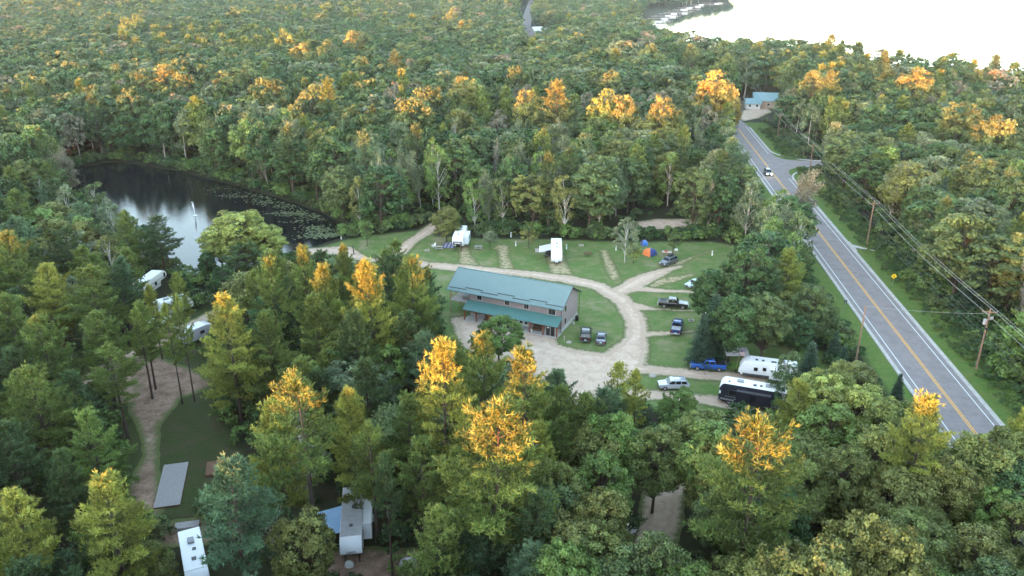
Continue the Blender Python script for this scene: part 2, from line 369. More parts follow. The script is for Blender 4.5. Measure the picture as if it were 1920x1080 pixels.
DIRT = [(GP([(250, 668), (300, 705), (345, 722), (385, 715)]), [2.6, 4.0, 4.0, 2.5]), (GP([(300, 730), (285, 765), (278, 800), (285, 850), (272, 905), (268, 965)]), [4.0, 3.6, 2.0, 1.6, 2.5, 2.6]), (GP([(205, 690), (240, 750)]), [4, 2]), (GP([(330, 1000), (420, 990)]), [3, 3]), (GP([(640, 1070), (760, 1075)]), [4, 4])]
def f_gravel(P):
    d = np.full(len(P), 1e9)
    for pts, hw in PATHS: d = np.minimum(d, d_line(P, pts, hw))
    d = np.minimum(d, d_poly(P, YARD)); d = np.maximum(d, -d_poly(P, ISLAND))
    d = np.minimum(d, d_poly(P, LOT))
    return d
def f_dirt(P):
    d = np.full(len(P), 1e9)
    for pts, hw in DIRT: d = np.minimum(d, d_line(P, pts, hw))
    return d
def f_worn(P):
    d = np.full(len(P), 1e9)
    for pts, hw in WORN: d = np.minimum(d, d_line(P, pts, hw))
    return d
def f_hwy(P): return d_line(P, HWY, 0.0)
def f_side(P): return d_line(P, SIDE, 0.0)
def road_so(P):
    q = P - R0; return q @ RD, q @ RN
def f_verge(P):
    s, o = road_so(P)
    dd = np.maximum(np.maximum(o - (13.5 + 1.5 * wob(P * .6)), -o - 9.5), np.maximum(s - 215, -200 - s))
    return dd
def f_lawn(P): return d_poly(P, CLEAR)

def ground_z(P):
    z = np.zeros(len(P))
    for poly, dep in ((POND, 1.6), (LAKE, 3.0)):
        d = d_poly(P, poly); z = np.minimum(z, -dep * np.clip(-d / 4 + .15, 0, 1) * (d < 1))
    return z

def attr(me, name, vals):
    a = me.attributes.new(name, 'FLOAT', 'POINT'); a.data.foreach_set('value', np.asarray(vals, np.float32))
def sheet(name, f, box, res, z, m, label=None, water=False, follow=False):
    """a ground sheet: the region where f < 0, cut from a grid, with the distance to its edge stored"""
    x = np.arange(box[0], box[2] + res, res); y = np.arange(box[1], box[3] + res, res)
    X, Y = np.meshgrid(x, y); P = np.stack([X.ravel(), Y.ravel()], 1); D = f(P)
    nx, ny = len(x), len(y); i = (np.arange(ny - 1)[:, None] * nx + np.arange(nx - 1)[None]).ravel()
    q = np.stack([i, i + 1, i + nx + 1, i + nx], 1); dq = D[q]
    full = q[(dq < 0).all(1)]; part = q[(dq < 0).any(1) & ~(dq < 0).all(1)]
    used = {}; V = []; E = []
    vid = np.full(len(P), -1); ids = np.unique(full); vid[ids] = np.arange(len(ids))
    V = [np.concatenate([P[ids], D[ids, None]], 1)]; n = len(ids); tri = []; cache = {}; extra = []
    for c in part:
        ring = []
        for k in range(4):
            a, b = int(c[k]), int(c[(k + 1) % 4])
            if D[a] < 0:
                if vid[a] < 0: vid[a] = n; n += 1; extra.append((P[a][0], P[a][1], D[a]))
                ring.append(vid[a])
            if (D[a] < 0) != (D[b] < 0):
                key = (min(a, b), max(a, b))
                if key not in cache:
                    t = D[a] / (D[a] - D[b]); pt = P[a] + (P[b] - P[a]) * t; cache[key] = n; n += 1; extra.append((pt[0], pt[1], 0.0))
                ring.append(cache[key])
        for k in range(1, len(ring) - 1): tri.append((ring[0], ring[k], ring[k + 1]))
    if extra: V.append(np.array(extra))
    V = np.concatenate(V); Z = np.full(len(V), z)
    if follow: Z = Z + ground_z(V[:, :2])
    Fk = []
    if tri: Fk.append(np.array(tri))
    if len(full): Fk.append(vid[full])
    me = fast_mesh(name, np.stack([V[:, 0], V[:, 1], Z], 1), Fk, [m], smooth=True)
    attr(me, 'edge', -V[:, 2])
    o = bpy.data.objects.new(name, me); C.objects.link(o); o['kind'] = 'structure'
    if label: o['label'] = label
    return o

# ---- ground materials
def ground_mat(name, cols, scales, rough=.95, edge=None, bump=.25, bscale=3.0, tracks=None):
    """noise-mixed soil or turf; cols = [(a, b) fine mix, (c) patch colour]; edge = (colour, width) blends to that colour near the border"""
    m, nt, b = mat(name); N = nt.nodes; Lk = nt.links
    ge = N.new('ShaderNodeNewGeometry')
    def noise(s, det=5, r=.6):
        n = N.new('ShaderNodeTexNoise'); n.inputs['Scale'].default_value = s; n.inputs['Detail'].default_value = det; n.inputs['Roughness'].default_value = r
        Lk.new(ge.outputs['Position'], n.inputs['Vector']); return n
    def ramp(src, lo, hi):
        r = N.new('ShaderNodeMapRange'); r.inputs[1].default_value = lo; r.inputs[2].default_value = hi; r.clamp = True; Lk.new(src, r.inputs[0]); return r.outputs[0]
    def mixc(fac, a, bcol):
        x = N.new('ShaderNodeMix'); x.data_type = 'RGBA'; Lk.new(fac, x.inputs[0])
        for sock, v in ((x.inputs[6], a), (x.inputs[7], bcol)):
            if isinstance(v, tuple): sock.default_value = (*v, 1)
            else: Lk.new(v, sock)
        return x.outputs[2]
    n1 = noise(scales[0]); c = mixc(ramp(n1.outputs[0], .35, .65), cols[0], cols[1])
    n2 = noise(scales[1], 6, .7); c = mixc(ramp(n2.outputs[0], .43, .66), c, cols[2])
    n3 = noise(scales[2], 3)
    if len(cols) > 3: c = mixc(ramp(n3.outputs[0], .57, .74), c, cols[3])
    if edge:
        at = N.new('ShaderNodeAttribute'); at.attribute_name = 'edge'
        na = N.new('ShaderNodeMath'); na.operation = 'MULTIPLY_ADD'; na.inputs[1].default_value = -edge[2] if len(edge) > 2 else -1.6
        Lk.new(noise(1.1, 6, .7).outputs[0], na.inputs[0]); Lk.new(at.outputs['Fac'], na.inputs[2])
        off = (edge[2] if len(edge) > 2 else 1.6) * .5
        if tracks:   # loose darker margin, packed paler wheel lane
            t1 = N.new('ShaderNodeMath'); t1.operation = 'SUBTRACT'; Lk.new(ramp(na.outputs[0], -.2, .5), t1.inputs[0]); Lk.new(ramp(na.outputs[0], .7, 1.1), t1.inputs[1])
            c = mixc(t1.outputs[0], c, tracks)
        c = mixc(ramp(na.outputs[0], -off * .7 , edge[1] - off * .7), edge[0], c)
    Lk.new(c, b.inputs['Base Color']); b.inputs['Roughness'].default_value = rough; b.inputs['Specular IOR Level'].default_value = .15
    bp = N.new('ShaderNodeBump'); bp.inputs['Strength'].default_value = bump; bp.inputs['Distance'].default_value = .12
    nb = noise(bscale, 8, .7); Lk.new(nb.outputs[0], bp.inputs['Height']); Lk.new(bp.outputs[0], b.inputs['Normal'])
    return m
TURF_EDGE = (.105, .125, .045)
M['forest_floor'] = ground_mat('forest_floor', [(.020, .030, .012), (.034, .040, .018), (.042, .030, .020), (.024, .038, .014)], (1.5, .25, .05))
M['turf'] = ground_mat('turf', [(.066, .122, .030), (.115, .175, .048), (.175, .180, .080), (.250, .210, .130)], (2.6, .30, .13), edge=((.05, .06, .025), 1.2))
M['verge'] = ground_mat('verge', [(.060, .120, .024), (.105, .165, .034), (.125, .150, .040), (.075, .130, .030)], (1.4, .45, .16), edge=((.05, .07, .025), 1.2), bump=.6, bscale=2.0)
M['shade_painted_turf'] = ground_mat('shade_painted_turf', [(.032, .050, .015), (.050, .068, .020), (.070, .058, .032), (.040, .055, .018)], (2.2, .35, .13), edge=((.03, .035, .015), 1.6))  # lower camp grass: tree shade painted in as darker colour
M['gravel'] = ground_mat('gravel', [(.49, .365, .275), (.58, .45, .355), (.42, .30, .225), (.63, .50, .40)], (5.0, .6, .12), edge=(TURF_EDGE, .9, 2.0), bump=.15, bscale=9, tracks=(.42, .31, .23))
M['worn'] = ground_mat('worn', [(.30, .24, .14), (.46, .37, .24), (.12, .14, .05), (.40, .30, .19)], (3.0, 1.1, .5), edge=(TURF_EDGE, 1.0, 1.6), bump=.2)
M['dirt'] = ground_mat('dirt', [(.25, .160, .115), (.34, .230, .175), (.15, .095, .06), (.38, .265, .205)], (2.5, .5, .2), edge=((.095, .115, .040), 1.0, 2.2), bump=.2)
M['asphalt'] = ground_mat('asphalt', [(.225, .195, .188), (.270, .236, .230), (.200, .172, .166), (.245, .214, .206)], (6.0, .5, .15), rough=.85, bump=.08, bscale=20)
M['concrete'] = ground_mat('concrete', [(.42, .40, .37), (.52, .50, .46), (.36, .34, .31)], (4.0, .7, .2), rough=.9, bump=.08, bscale=15)

def water_mat(name, col, bump, bs):
    m, nt, b = mat(name); N = nt.nodes; Lk = nt.links
    b.inputs['Base Color'].default_value = (*col, 1); b.inputs['Roughness'].default_value = .03; b.inputs['IOR'].default_value = 1.33; b.inputs['Specular IOR Level'].default_value = .5
    ge = N.new('ShaderNodeNewGeometry'); mp = N.new('ShaderNodeMapping'); mp.inputs['Scale'].default_value = (1, 2.2, 1); Lk.new(ge.outputs['Position'], mp.inputs[0])
    n = N.new('ShaderNodeTexNoise'); n.inputs['Scale'].default_value = bs; n.inputs['Detail'].default_value = 4; Lk.new(mp.outputs[0], n.inputs['Vector'])
    bp = N.new('ShaderNodeBump'); bp.inputs['Strength'].default_value = bump; bp.inputs['Distance'].default_value = .1
    Lk.new(n.outputs[0], bp.inputs['Height']); Lk.new(bp.outputs[0], b.inputs['Normal']); return m
M['pond_water'] = water_mat('pond_water', (.006, .007, .010), .12, 1.6)
M['lake_water'] = water_mat('lake_water', (.02, .03, .035), .10, .8)

# ---- ground: one sheet to the horizon, fine where the camp lies
def axis(lo, hi, fine_lo, fine_hi, fine, grow):
    v = list(np.arange(fine_lo, fine_hi + fine, fine)); st = fine
    while v[-1] < hi: st *= grow; v.append(v[-1] + st)
    st = fine
    while v[0] > lo: st *= grow; v.insert(0, v[0] - st)
    return np.array(v)
gx = axis(-4200, 4200, -135, 130, 2.5, 1.16); gy = axis(-900, 4500, 40, 300, 2.5, 1.10)
XX, YY = np.meshgrid(gx, gy); GPn = np.stack([XX.ravel(), YY.ravel()], 1); gz = ground_z(GPn)
nx, ny = len(gx), len(gy); ii = (np.arange(ny - 1)[:, None] * nx + np.arange(nx - 1)[None]).ravel()
gm = fast_mesh('ground', np.concatenate([GPn, gz[:, None]], 1), [np.stack([ii, ii + 1, ii + nx + 1, ii + nx], 1)], [M['forest_floor']], smooth=True)
go = bpy.data.objects.new('ground', gm); C.objects.link(go); go['kind'] = 'structure'; go['label'] = 'dark leaf-littered forest floor under the trees'
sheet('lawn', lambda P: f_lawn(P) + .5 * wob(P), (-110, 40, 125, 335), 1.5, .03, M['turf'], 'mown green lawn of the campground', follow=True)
sheet('verge', lambda P: f_verge(P), (20, -90, 140, 335), 2.0, .022, M['verge'], 'lush green grass verge beside the highway')
sheet('painted_shade_grass', lambda P: d_poly(P, LEFTCAMP) + .6 * wob(P), (-95, 70, -20, 165), 1.5, .026, M['shade_painted_turf'], 'lower camp grass with tree shade painted into its dark green')
sheet('worn_pads', lambda P: f_worn(P) + .25 * wob(P * 1.5), (-25, 125, 70, 205), .6, .05, M['worn'], 'straw-coloured worn parking strips in the lawn')
sheet('gravel_drive', lambda P: np.maximum(f_gravel(P) + .40 * wob(P * 1.2) + .22 * wob(P[:, ::-1] * 3.1), 5.2 - np.abs(f_hwy(P))), (-85, 45, 135, 375), .75, .07, M['gravel'], 'pale sandy gravel drive looping through the campground')
sheet('dirt_lane', lambda P: f_dirt(P) + .5 * wob(P * 1.2), (-95, 60, 0, 145), .75, .055, M['dirt'], 'brown sandy dirt under the pines of the lower camp', follow=True)
pond = sheet('pond', lambda P: d_poly(P, POND) + .5 * wob(P), (-150, 150, -30, 290), 1.5, -.25, M['pond_water'], 'dark pond with sky reflections and lily pads')
lk = fast_mesh('lake', np.array([(*p, -.45) for p in LAKE]), [np.arange(len(LAKE))[None]], [M['lake_water']])
lo_ = bpy.data.objects.new('lake', lk); C.objects.link(lo_); lo_['kind'] = 'structure'; lo_['label'] = 'bright silver lake beyond the forest'

# ---- highway with side road, gutters, kerbs and painted lines
def strip(name, pts, off0, off1, z, m, parent=None, thick=None):
    """a ribbon between two offsets of a polyline (smoothly interpolated)"""
    pts = np.asarray(pts, float); d = norm(np.gradient(pts, axis=0)); nr = np.stack([d[:, 1], -d[:, 0]], 1)
    a = pts + nr * off0; b = pts + nr * off1; n = len(pts)
    V = [np.concatenate([a, np.full((n, 1), z)], 1), np.concatenate([b, np.full((n, 1), z)], 1)]; i = np.arange(n - 1)
    F = [np.stack([i, i + n, i + n + 1, i + 1], 1)[:, ::-1]]
    if thick:
        V += [V[0] - [0, 0, thick], V[1] - [0, 0, thick]]
        F += [np.stack([i, i + 1, i + 2 * n + 1, i + 2 * n], 1)[:, ::-1], np.stack([i + n, i + 3 * n, i + 3 * n + 1, i + n + 1], 1)[:, ::-1]]
        F.append(np.array([[0, 2 * n, 3 * n, n], [n - 1, 2 * n - 1, 4 * n - 1, 3 * n - 1]]))
    me = fast_mesh(name, np.concatenate(V), F, [m]); o = bpy.data.objects.new(name, me); C.objects.link(o)
    if parent: o.parent = parent
    return o
def dense(pts, st=6.0):
    pts = np.asarray(pts, float); seg = np.linalg.norm(np.diff(pts, axis=0), axis=1); s = np.concatenate([[0], np.cumsum(seg)])
    t = np.arange(0, s[-1], st); P = np.stack([np.interp(t, s, pts[:, 0]), np.interp(t, s, pts[:, 1])], 1)
    for _ in range(3): P[1:-1] = (P[:-2] + 2 * P[1:-1] + P[2:]) / 4
    return P
HD = dense(HWY)
def f_asph(P):
    s, o = road_so(P); a = np.abs(f_hwy(P)) - 5.0; b = np.abs(f_side(P)) - 4.2
    k = 9.0; hh = np.clip(.5 + .5 * (b - a) / k, 0, 1); return b + (a - b) * hh - k * hh * (1 - hh) * (o > 0)
road = sheet('highway', lambda P: np.maximum(f_asph(P), np.maximum(P[:, 1] - 470, P[:, 0] - 170)), (35, -70, 175, 475), 1.0, .10, M['asphalt'], 'grey two-lane asphalt highway with a side road')
far = strip('highway', HD[HD[:, 1] > 468], -5.0, 5.0, .11, M['asphalt']); far['kind'] = 'structure'; far['label'] = 'distant straight stretch of highway through the forest'
M['paint_white'] = plain('paint_white', (.72, .72, .70), .7, noise=.12, nscale=3); M['paint_yellow'] = plain('paint_yellow', (.72, .36, .05), .7, noise=.12, nscale=3)
HN = HD[(HD[:, 1] < 400)]
def seg_line(name, off, wd, m, s0, s1):
    o = strip(name, [road_at(s, 0) for s in np.arange(s0, s1 + .1, 3.0)], off - wd / 2, off + wd / 2, .106, m, road); return o
for s0, s1 in ((-190, 205),):
    seg_line('centre_line', -.17, .16, M['paint_yellow'], s0, s1); seg_line('centre_line', .17, .16, M['paint_yellow'], s0, s1)
seg_line('edge_line', -3.65, .14, M['paint_white'], -190, 205)
seg_line('edge_line', 3.65, .14, M['paint_white'], -190, S_J - 17); seg_line('edge_line', 3.65, .14, M['paint_white'], S_J + 14, 205)
# kerb + gutter: left side straight, right side swings into the side road
def kerb(pts, side):
    g = strip('gutter', pts, 0, .45 * side, .112, M['concrete'], None); k = strip('kerb', pts, .452 * side, .70 * side, .215, M['concrete'], None, thick=.22)
    g['kind'] = k['kind'] = 'structure'; g['label'] = 'pale concrete gutter along the highway edge'; k['label'] = 'pale concrete kerb along the highway verge'
kerb([road_at(s, -4.55) for s in np.arange(-190, 206, 4.0)], -1)
kerb([road_at(s, 4.55) for s in np.arange(-190, S_J - 18, 4.0)] + [road_at(S_J - 19 + 14.6 * math.sin(t), 4.55 + 14.6 * (1 - math.cos(t))) for t in np.linspace(0, 1.5, 10)] + [road_at(S_J - 3.9, q) for q in (24, 34, 60)], 1)
kerb([road_at(S_J + 5.2, q) for q in (60, 34, 24)] + [road_at(S_J + 5 + 14.6 - 14.6 * math.sin(t), 4.55 + 14.6 * (1 - math.cos(t))) for t in np.linspace(1.5, 0, 10)] + [road_at(s, 4.55) for s in np.arange(S_J + 22, 206, 4.0)], 1)
flume = sheet('drain_flume', lambda P: np.minimum(d_line(P, [road_at(66.5, 5.4), road_at(63.5, 9.5)], [.9, .3]), d_line(P, [road_at(69.5, 5.3), road_at(63, 5.3)], .25)), (60, 165, 100, 200), .4, .225, M['concrete'], 'concrete drain flume leading off the highway kerb')

# ================================================================ vegetation
def link(o, parent=None):
    C.objects.link(o)
    if parent: o.parent = parent
    return o
WORD = dict(pine='green', pine_dark='dark green', pine_lime='yellow-green', pine_blue='blue-green', spruce='blue-green', leaf='green', leaf_dark='dark green', leaf_bright='bright green', leaf_grey='grey-green', leaf_olive='olive', leaf_lime='lime green', leaf_gold='golden', leaf_tan='tan-leaved', oak='dull green')
NAME = dict(pine='pine_tree', spruce='spruce_tree', broad='maple_tree', birch='birch_tree', bare='withered_tree', sapling='young_tree', oak='oak_tree')
LANDMARKS = [(G(*p), t) for p, t in [((960, 590), 'the camp building'), ((328, 912), 'the grey plank platform'), ((657, 1050), 'the blue-awned trailer'), ((1420, 750), 'the dark motorhome'), ((1440, 695), 'the towed white trailer'), ((865, 462), 'the grey-nosed trailer'), ((1040, 478), 'the two-bottle trailer'), ((1218, 478), 'the orange and blue tent'), ((1673, 535), 'the yellow warning sign'), ((1830, 692), 'the transformer pole'), ((1517, 327), 'the side road corner pole'), ((1625, 460), 'the slim verge pole'), ((300, 540), 'the beige trailer'), ((365, 625), 'the pale lane trailer'), ((650, 440), 'the white pond post'), ((1160, 1012), 'the white SUV under the oaks'), ((803, 432), 'the mouth of the pond lane'), ((1240, 421), 'the hidden gravel lot'), ((1604, 682), 'the bare reddish pole'), ((890, 745), 'the hidden front camper'), ((200, 720), 'the dirt clearing'), ((430, 365), 'the lily pads'), ((300, 315), 'the back bank of the pond'), ((150, 345), 'the narrow end of the pond')]]
TREES = []          # x, y, crown radius, height (for spacing)
_tr = random.Random(11)
def tree(kind, lib, x, y, h, rad, m, where, label=None, var=None, rot=None, z=0.0):
    """one tree of its own: an Empty at its foot that carries trunk and crown"""
    tm, cm, ph, pr = LIB[lib][_tr.randrange(len(LIB[lib])) if var is None else var]
    e = bpy.data.objects.new(NAME[kind], None); C.objects.link(e); e.empty_display_size = .5
    e.location = (x, y, z); e.rotation_euler = (0, 0, _tr.uniform(0, 6.28) if rot is None else rot)
    e.scale = (rad / pr, rad / pr, h / ph)
    t = bpy.data.objects.new('trunk', tm); link(t, e)
    if cm:
        c = bpy.data.objects.new('crown', cm); link(c, e); c.material_slots[0].link = 'OBJECT'; c.material_slots[0].material = M[m]
    noun = NAME[kind].replace('_', ' ')
    gname = 'trees ' + where if where != 'x' else 'single trees around the campground'
    if label: e['label'] = label
    else:
        size = 'tall ' if h >= 17.5 else 'low ' if h < 11.5 else ''; size += 'broad ' if rad >= pr * 1.12 else 'slim ' if rad <= pr * .85 else ''
        col = ('bare' if not cm else 'thin half-bare') if kind == 'bare' else WORD[m]
        d = [(math.hypot(x - q[0], y - q[1]), t) for q, t in LANDMARKS]; dm, tx = min(d)
        if dm < 34: gname = 'trees around ' + tx
        e['label'] = '%s%s %s %s' % (size, col, noun, ('beside ' if dm < 14 else 'near ') + tx if dm < 34 else where)
    e['group'] = gname; e['category'] = 'tree'
    TREES.append((x, y, rad, h)); return e
def T(px, py, h, rad, kind, lib, m, where, **k):
    x, y = G(px, py, h); return tree(kind, lib, x, y, h, rad, m, where, **k)
# ---- trees picked out one by one (measured at their tops)
FG = 'in the front rows of the campground'
PN = 'among the pines around the camp building'
LP = 'in the pine grove between pond and camp lane'
RB = 'in the oak wood below the motorhome'
for a in [
    (930, 765, 23.5, 6.4, 'pine', 'pine0', 'pine', FG), (1430, 792, 23.5, 6.6, 'pine', 'pine0', 'pine', RB), (830, 650, 23.5, 4.8, 'pine', 'pine0', 'pine_lime', FG),
    (985, 662, 22.5, 4.8, 'pine', 'pine0', 'pine', FG), (905, 632, 20.3, 4.2, 'pine', 'pine0', 'pine', FG), (560, 708, 23, 5.4, 'pine', 'pine0s', 'pine', FG), (510, 760, 18, 4.2, 'pine', 'pine0', 'pine_lime', FG),
    (655, 735, 18.5, 3.7, 'pine', 'pine0', 'pine_lime', FG), (690, 800, 16, 3.6, 'pine', 'pine0s', 'pine', FG), (765, 745, 16, 3.6, 'pine', 'pine0', 'pine', FG), (425, 872, 19, 5.2, 'pine', 'pine0', 'pine_blue', FG),
    (190, 902, 18.5, 4.8, 'pine', 'pine0', 'pine_lime', FG), (22, 935, 18, 4.4, 'pine', 'pine0', 'pine_lime', FG), (110, 852, 14, 3.2, 'pine', 'pine0', 'pine_dark', FG), (55, 695, 18, 4.8, 'pine', 'pine0', 'pine', FG),
    (160, 775, 16, 3.8, 'pine', 'pine0', 'leaf_bright', FG), (130, 705, 15, 3.8, 'pine', 'pine0', 'pine_dark', FG), (5, 800, 16, 4.2, 'pine', 'pine0', 'pine_dark', FG), (690, 496, 23, 4.8, 'pine', 'pine0', 'pine_lime', PN),
    (768, 488, 21.5, 4.5, 'pine', 'pine0', 'pine', PN), (565, 468, 20.5, 3.6, 'pine', 'pine0', 'pine', PN), (605, 502, 20.8, 4.0, 'pine', 'pine0', 'pine', PN), (725, 472, 14.5, 4.0, 'pine', 'pine0', 'pine', PN),
    (505, 490, 19.8, 3.3, 'pine', 'pine0', 'pine', PN), (645, 465, 19.5, 3.0, 'pine', 'pine0', 'pine', PN), (590, 560, 17.5, 4.6, 'pine', 'pine0', 'pine', PN), (660, 590, 17, 4.2, 'pine', 'pine0', 'pine_dark', PN),
    (760, 590, 15.5, 4.6, 'pine', 'pine0', 'pine_dark', PN), (420, 562, 19.8, 5.0, 'pine', 'pine0', 'pine_lime', PN), (500, 590, 16.5, 4.4, 'pine', 'pine0', 'pine', PN), (480, 510, 14, 3.6, 'pine', 'pine0', 'pine', PN),
    (800, 545, 14.5, 3.7, 'pine', 'pine0', 'pine_dark', PN), (12, 440, 20.5, 5.0, 'pine', 'pine0', 'pine', LP), (85, 500, 17.5, 4.8, 'pine', 'pine0', 'pine_lime', LP), (165, 505, 17.5, 5.0, 'pine', 'pine0', 'pine', LP),
    (235, 470, 14.5, 3.8, 'pine', 'pine0', 'pine', LP), (230, 400, 15, 3.8, 'pine', 'pine0', 'pine', LP), (292, 408, 13, 4.4, 'pine', 'pine0', 'pine_dark', LP), (330, 515, 12, 2.4, 'pine', 'pine0', 'pine_lime', LP),
    (70, 600, 18, 5.0, 'pine', 'pine0', 'pine', LP), (10, 560, 17.5, 4.8, 'pine', 'pine0', 'pine', LP), (180, 590, 16, 4.8, 'pine', 'pine0', 'pine', LP), (20, 660, 15, 4.4, 'pine', 'pine0', 'pine_dark', LP), (120, 430, 15, 4.2, 'pine', 'pine0', 'pine_dark', LP),
    (310, 575, 16.5, 1.9, 'pine', 'pine0s', 'pine', LP), (332, 560, 17.5, 2.0, 'pine', 'pine0s', 'pine', LP), (255, 585, 15, 2.8, 'pine', 'pine0s', 'pine', LP),
    (1500, 720, 13, 3.6, 'pine', 'pine0', 'pine_lime', RB), (1740, 748, 19.5, 4.4, 'pine', 'pine0', 'pine_lime', RB), (1160, 688, 15.5, 3.0, 'pine', 'pine0s', 'pine_lime', FG), (1195, 700, 14, 2.4, 'pine', 'pine0s', 'pine_lime', FG),
    (1100, 742, 14, 3.8, 'pine', 'pine0', 'pine', FG), (790, 830, 16, 3.8, 'pine', 'pine0', 'pine', FG), (1050, 730, 15, 3.4, 'pine', 'pine0', 'pine', FG),
    (720, 860, 16, 2.0, 'pine', 'pine0s', 'pine_dark', FG), (262, 570, 15, 3.0, 'pine', 'pine0', 'pine', LP), (280, 538, 13.5, 2.2, 'pine', 'pine0', 'pine_lime', LP), (205, 650, 15, 3.6, 'pine', 'pine0s', 'pine', LP), (860, 850, 15, 3.6, 'pine', 'pine0', 'pine', FG), (1000, 800, 15, 3.8, 'pine', 'pine0', 'pine_lime', FG), (1010, 930, 15, 4.0, 'pine', 'pine0', 'pine_dark', FG), (820, 960, 16, 3.8, 'pine', 'pine0', 'pine', FG),
]: T(*a[:8])
for a in [  # broadleaf trees in front
    (935, 588, 9.5, 3.8, 'broad', 'broad0', 'leaf_bright', PN), (905, 615, 7, 2.2, 'broad', 'broad0', 'leaf_bright', PN), (720, 648, 12, 3.6, 'broad', 'broad0', 'leaf_bright', PN), (560, 948, 13, 3.4, 'broad', 'broad0', 'leaf_olive', FG), (275, 1015, 9, 2.6, 'broad', 'broad0', 'leaf_olive', FG),
    (445, 387, 14.5, 6.6, 'broad', 'broad0', 'leaf_lime', 'on the near bank of the pond'), (405, 420, 11, 4.4, 'broad', 'broad0', 'leaf_lime', 'on the near bank of the pond'), (492, 415, 11.5, 4.8, 'broad', 'broad0', 'leaf_lime', 'on the near bank of the pond'), (450, 455, 9, 4.0, 'broad', 'broad0', 'leaf', 'on the near bank of the pond'), (385, 470, 7, 2.0, 'broad', 'broad0', 'leaf_dark', 'on the near bank of the pond'),
    (415, 495, 8, 2.6, 'broad', 'broad0', 'leaf_dark', 'on the near bank of the pond'), (1278, 722, 9.5, 2.6, 'broad', 'broad0', 'leaf_bright', RB), (1555, 698, 14, 5.0, 'broad', 'broad0', 'leaf_lime', RB), (1615, 725, 13, 4.2, 'broad', 'broad0', 'leaf_lime', RB),
    (1345, 500, 14, 4.4, 'broad', 'broad0', 'leaf_dark', 'in the clump beside the highway'), (1400, 462, 17, 5.0, 'broad', 'broad0', 'leaf_dark', 'in the clump beside the highway'), (1530, 535, 12, 3.8, 'broad', 'broad0', 'leaf', 'in the clump beside the highway'),
    (1445, 545, 13.5, 4.6, 'broad', 'broad0', 'leaf', 'in the clump beside the highway'), (1380, 550, 13, 4.6, 'broad', 'broad0', 'leaf_dark', 'in the clump beside the highway'), (1500, 590, 9, 3.2, 'broad', 'broad0', 'leaf_dark', 'in the clump beside the highway'),
]: T(*a[:8])
T(1480, 472, 15.5, 4.2, 'pine', 'pine0', 'pine', 'in the clump beside the highway'); T(1450, 490, 14, 3.6, 'pine', 'pine0', 'pine_blue', 'in the clump beside the highway')
for a in [(1345, 548, 13, 3.2), (1322, 585, 10, 2.8), (1525, 640, 9.5, 2.6), (1585, 650, 7, 1.9), (1690, 700, 5, 1.3), (1755, 738, 5.5, 1.4), (1570, 620, 6, 1.8)]: T(*a, 'spruce', 'spruce0', 'spruce', 'beside the highway above the trailers')
T(330, 500, 6, 1.3, 'spruce', 'spruce0', 'spruce', 'on the pond bank by the trailers'); T(1847, 462, 14, 3.4, 'spruce', 'spruce0', 'spruce', 'at the wood edge across the highway')
for a in [(1305, 775), (1345, 800), (1165, 770), (1650, 800), (1590, 830), (1505, 860), (1690, 880), (1800, 850), (1880, 905), (1725, 960), (1850, 1000), (1175, 1040), (1245, 1010), (1235, 800), (1120, 985), (1360, 905), (1130, 850), (1110, 790), (1130, 910), (1290, 1040), (1640, 1040), (1760, 1060), (1400, 1040), (1470, 1010), (1050, 860), (1080, 960), (1560, 760), (1670, 745), (1900, 1060), (1830, 810), (1455, 800), (1375, 800), (1060, 1010), (1350, 845)]:
    h = _tr.uniform(11.5, 14.5); T(*a, h, _tr.uniform(3.3, 4.5), 'oak', 'broad0', _tr.choice(['oak', 'oak', 'oak', 'leaf', 'leaf_olive', 'leaf_bright']), RB)
T(1480, 655, 10, 2.2, 'birch', 'birch1', 'leaf', 'growing beside the white travel trailer'); T(1478, 690, 9, 1.6, 'birch', 'birch1', 'leaf_dark', 'growing beside the motorhome')
T(1515, 322, 17.5, 5.6, 'bare', 'bare1', 'leaf_tan', 'beside the highway bend', var=1, label='large half-bare tree with pale limbs and tan leaves beside the highway')
T(1478, 372, 12, 3.4, 'bare', 'bare1', 'leaf_olive', 'beside the highway bend', var=2, label='smaller half-bare olive tree under the large one by the highway')
T(1660, 255, 17, 4.2, 'bare', 'bare1', 'leaf_tan', 'x', var=0, label='bare forked grey tree at the wood edge across the highway')
T(1390, 178, 13, 4.6, 'bare', 'bare1', 'leaf_tan', 'x', var=0, label='bare grey tree leaning over the far end of the highway')
T(1345, 138, 25, 7.5, 'broad', 'broad1', 'leaf_gold', 'x', label='wide golden maple standing left of the pale blue roofs'); T(1330, 175, 15, 5.5, 'broad', 'broad1', 'leaf_olive', 'x', label='broad olive maple below the wide golden maple'); T(1375, 180, 13, 3.6, 'broad', 'broad1', 'leaf_gold', 'x', label='small golden maple close to the pale blue shed')
T(1160, 300, 15, 4.2, 'bare', 'bare1', 'leaf_tan', 'x', var=0, label='bare grey tree in the wood right above the bluish birch'); T(1335, 325, 15, 3.6, 'bare', 'bare1', 'leaf_tan', 'x', var=0, label='bare grey tree in the wood above the worn track'); T(785, 285, 16, 4.2, 'bare', 'bare1', 'leaf_grey', 'x', var=1, label='pale half-bare tree above the pond lane mouth'); T(1000, 250, 16, 4.6, 'bare', 'bare1', 'leaf_lime', 'x', var=2, label='pale thin-leaved round tree in the wood behind the pads')
T(105, 275, 15, 3.8, 'bare', 'bare1', 'leaf_tan', 'x', var=2, label='pale thin-leaved tree at the narrow end of the pond')
T(1925, 772, 13, 3.0, 'pine', 'pine0', 'pine_lime', RB); T(1895, 800, 12, 3.6, 'oak', 'broad0', 'oak', RB)
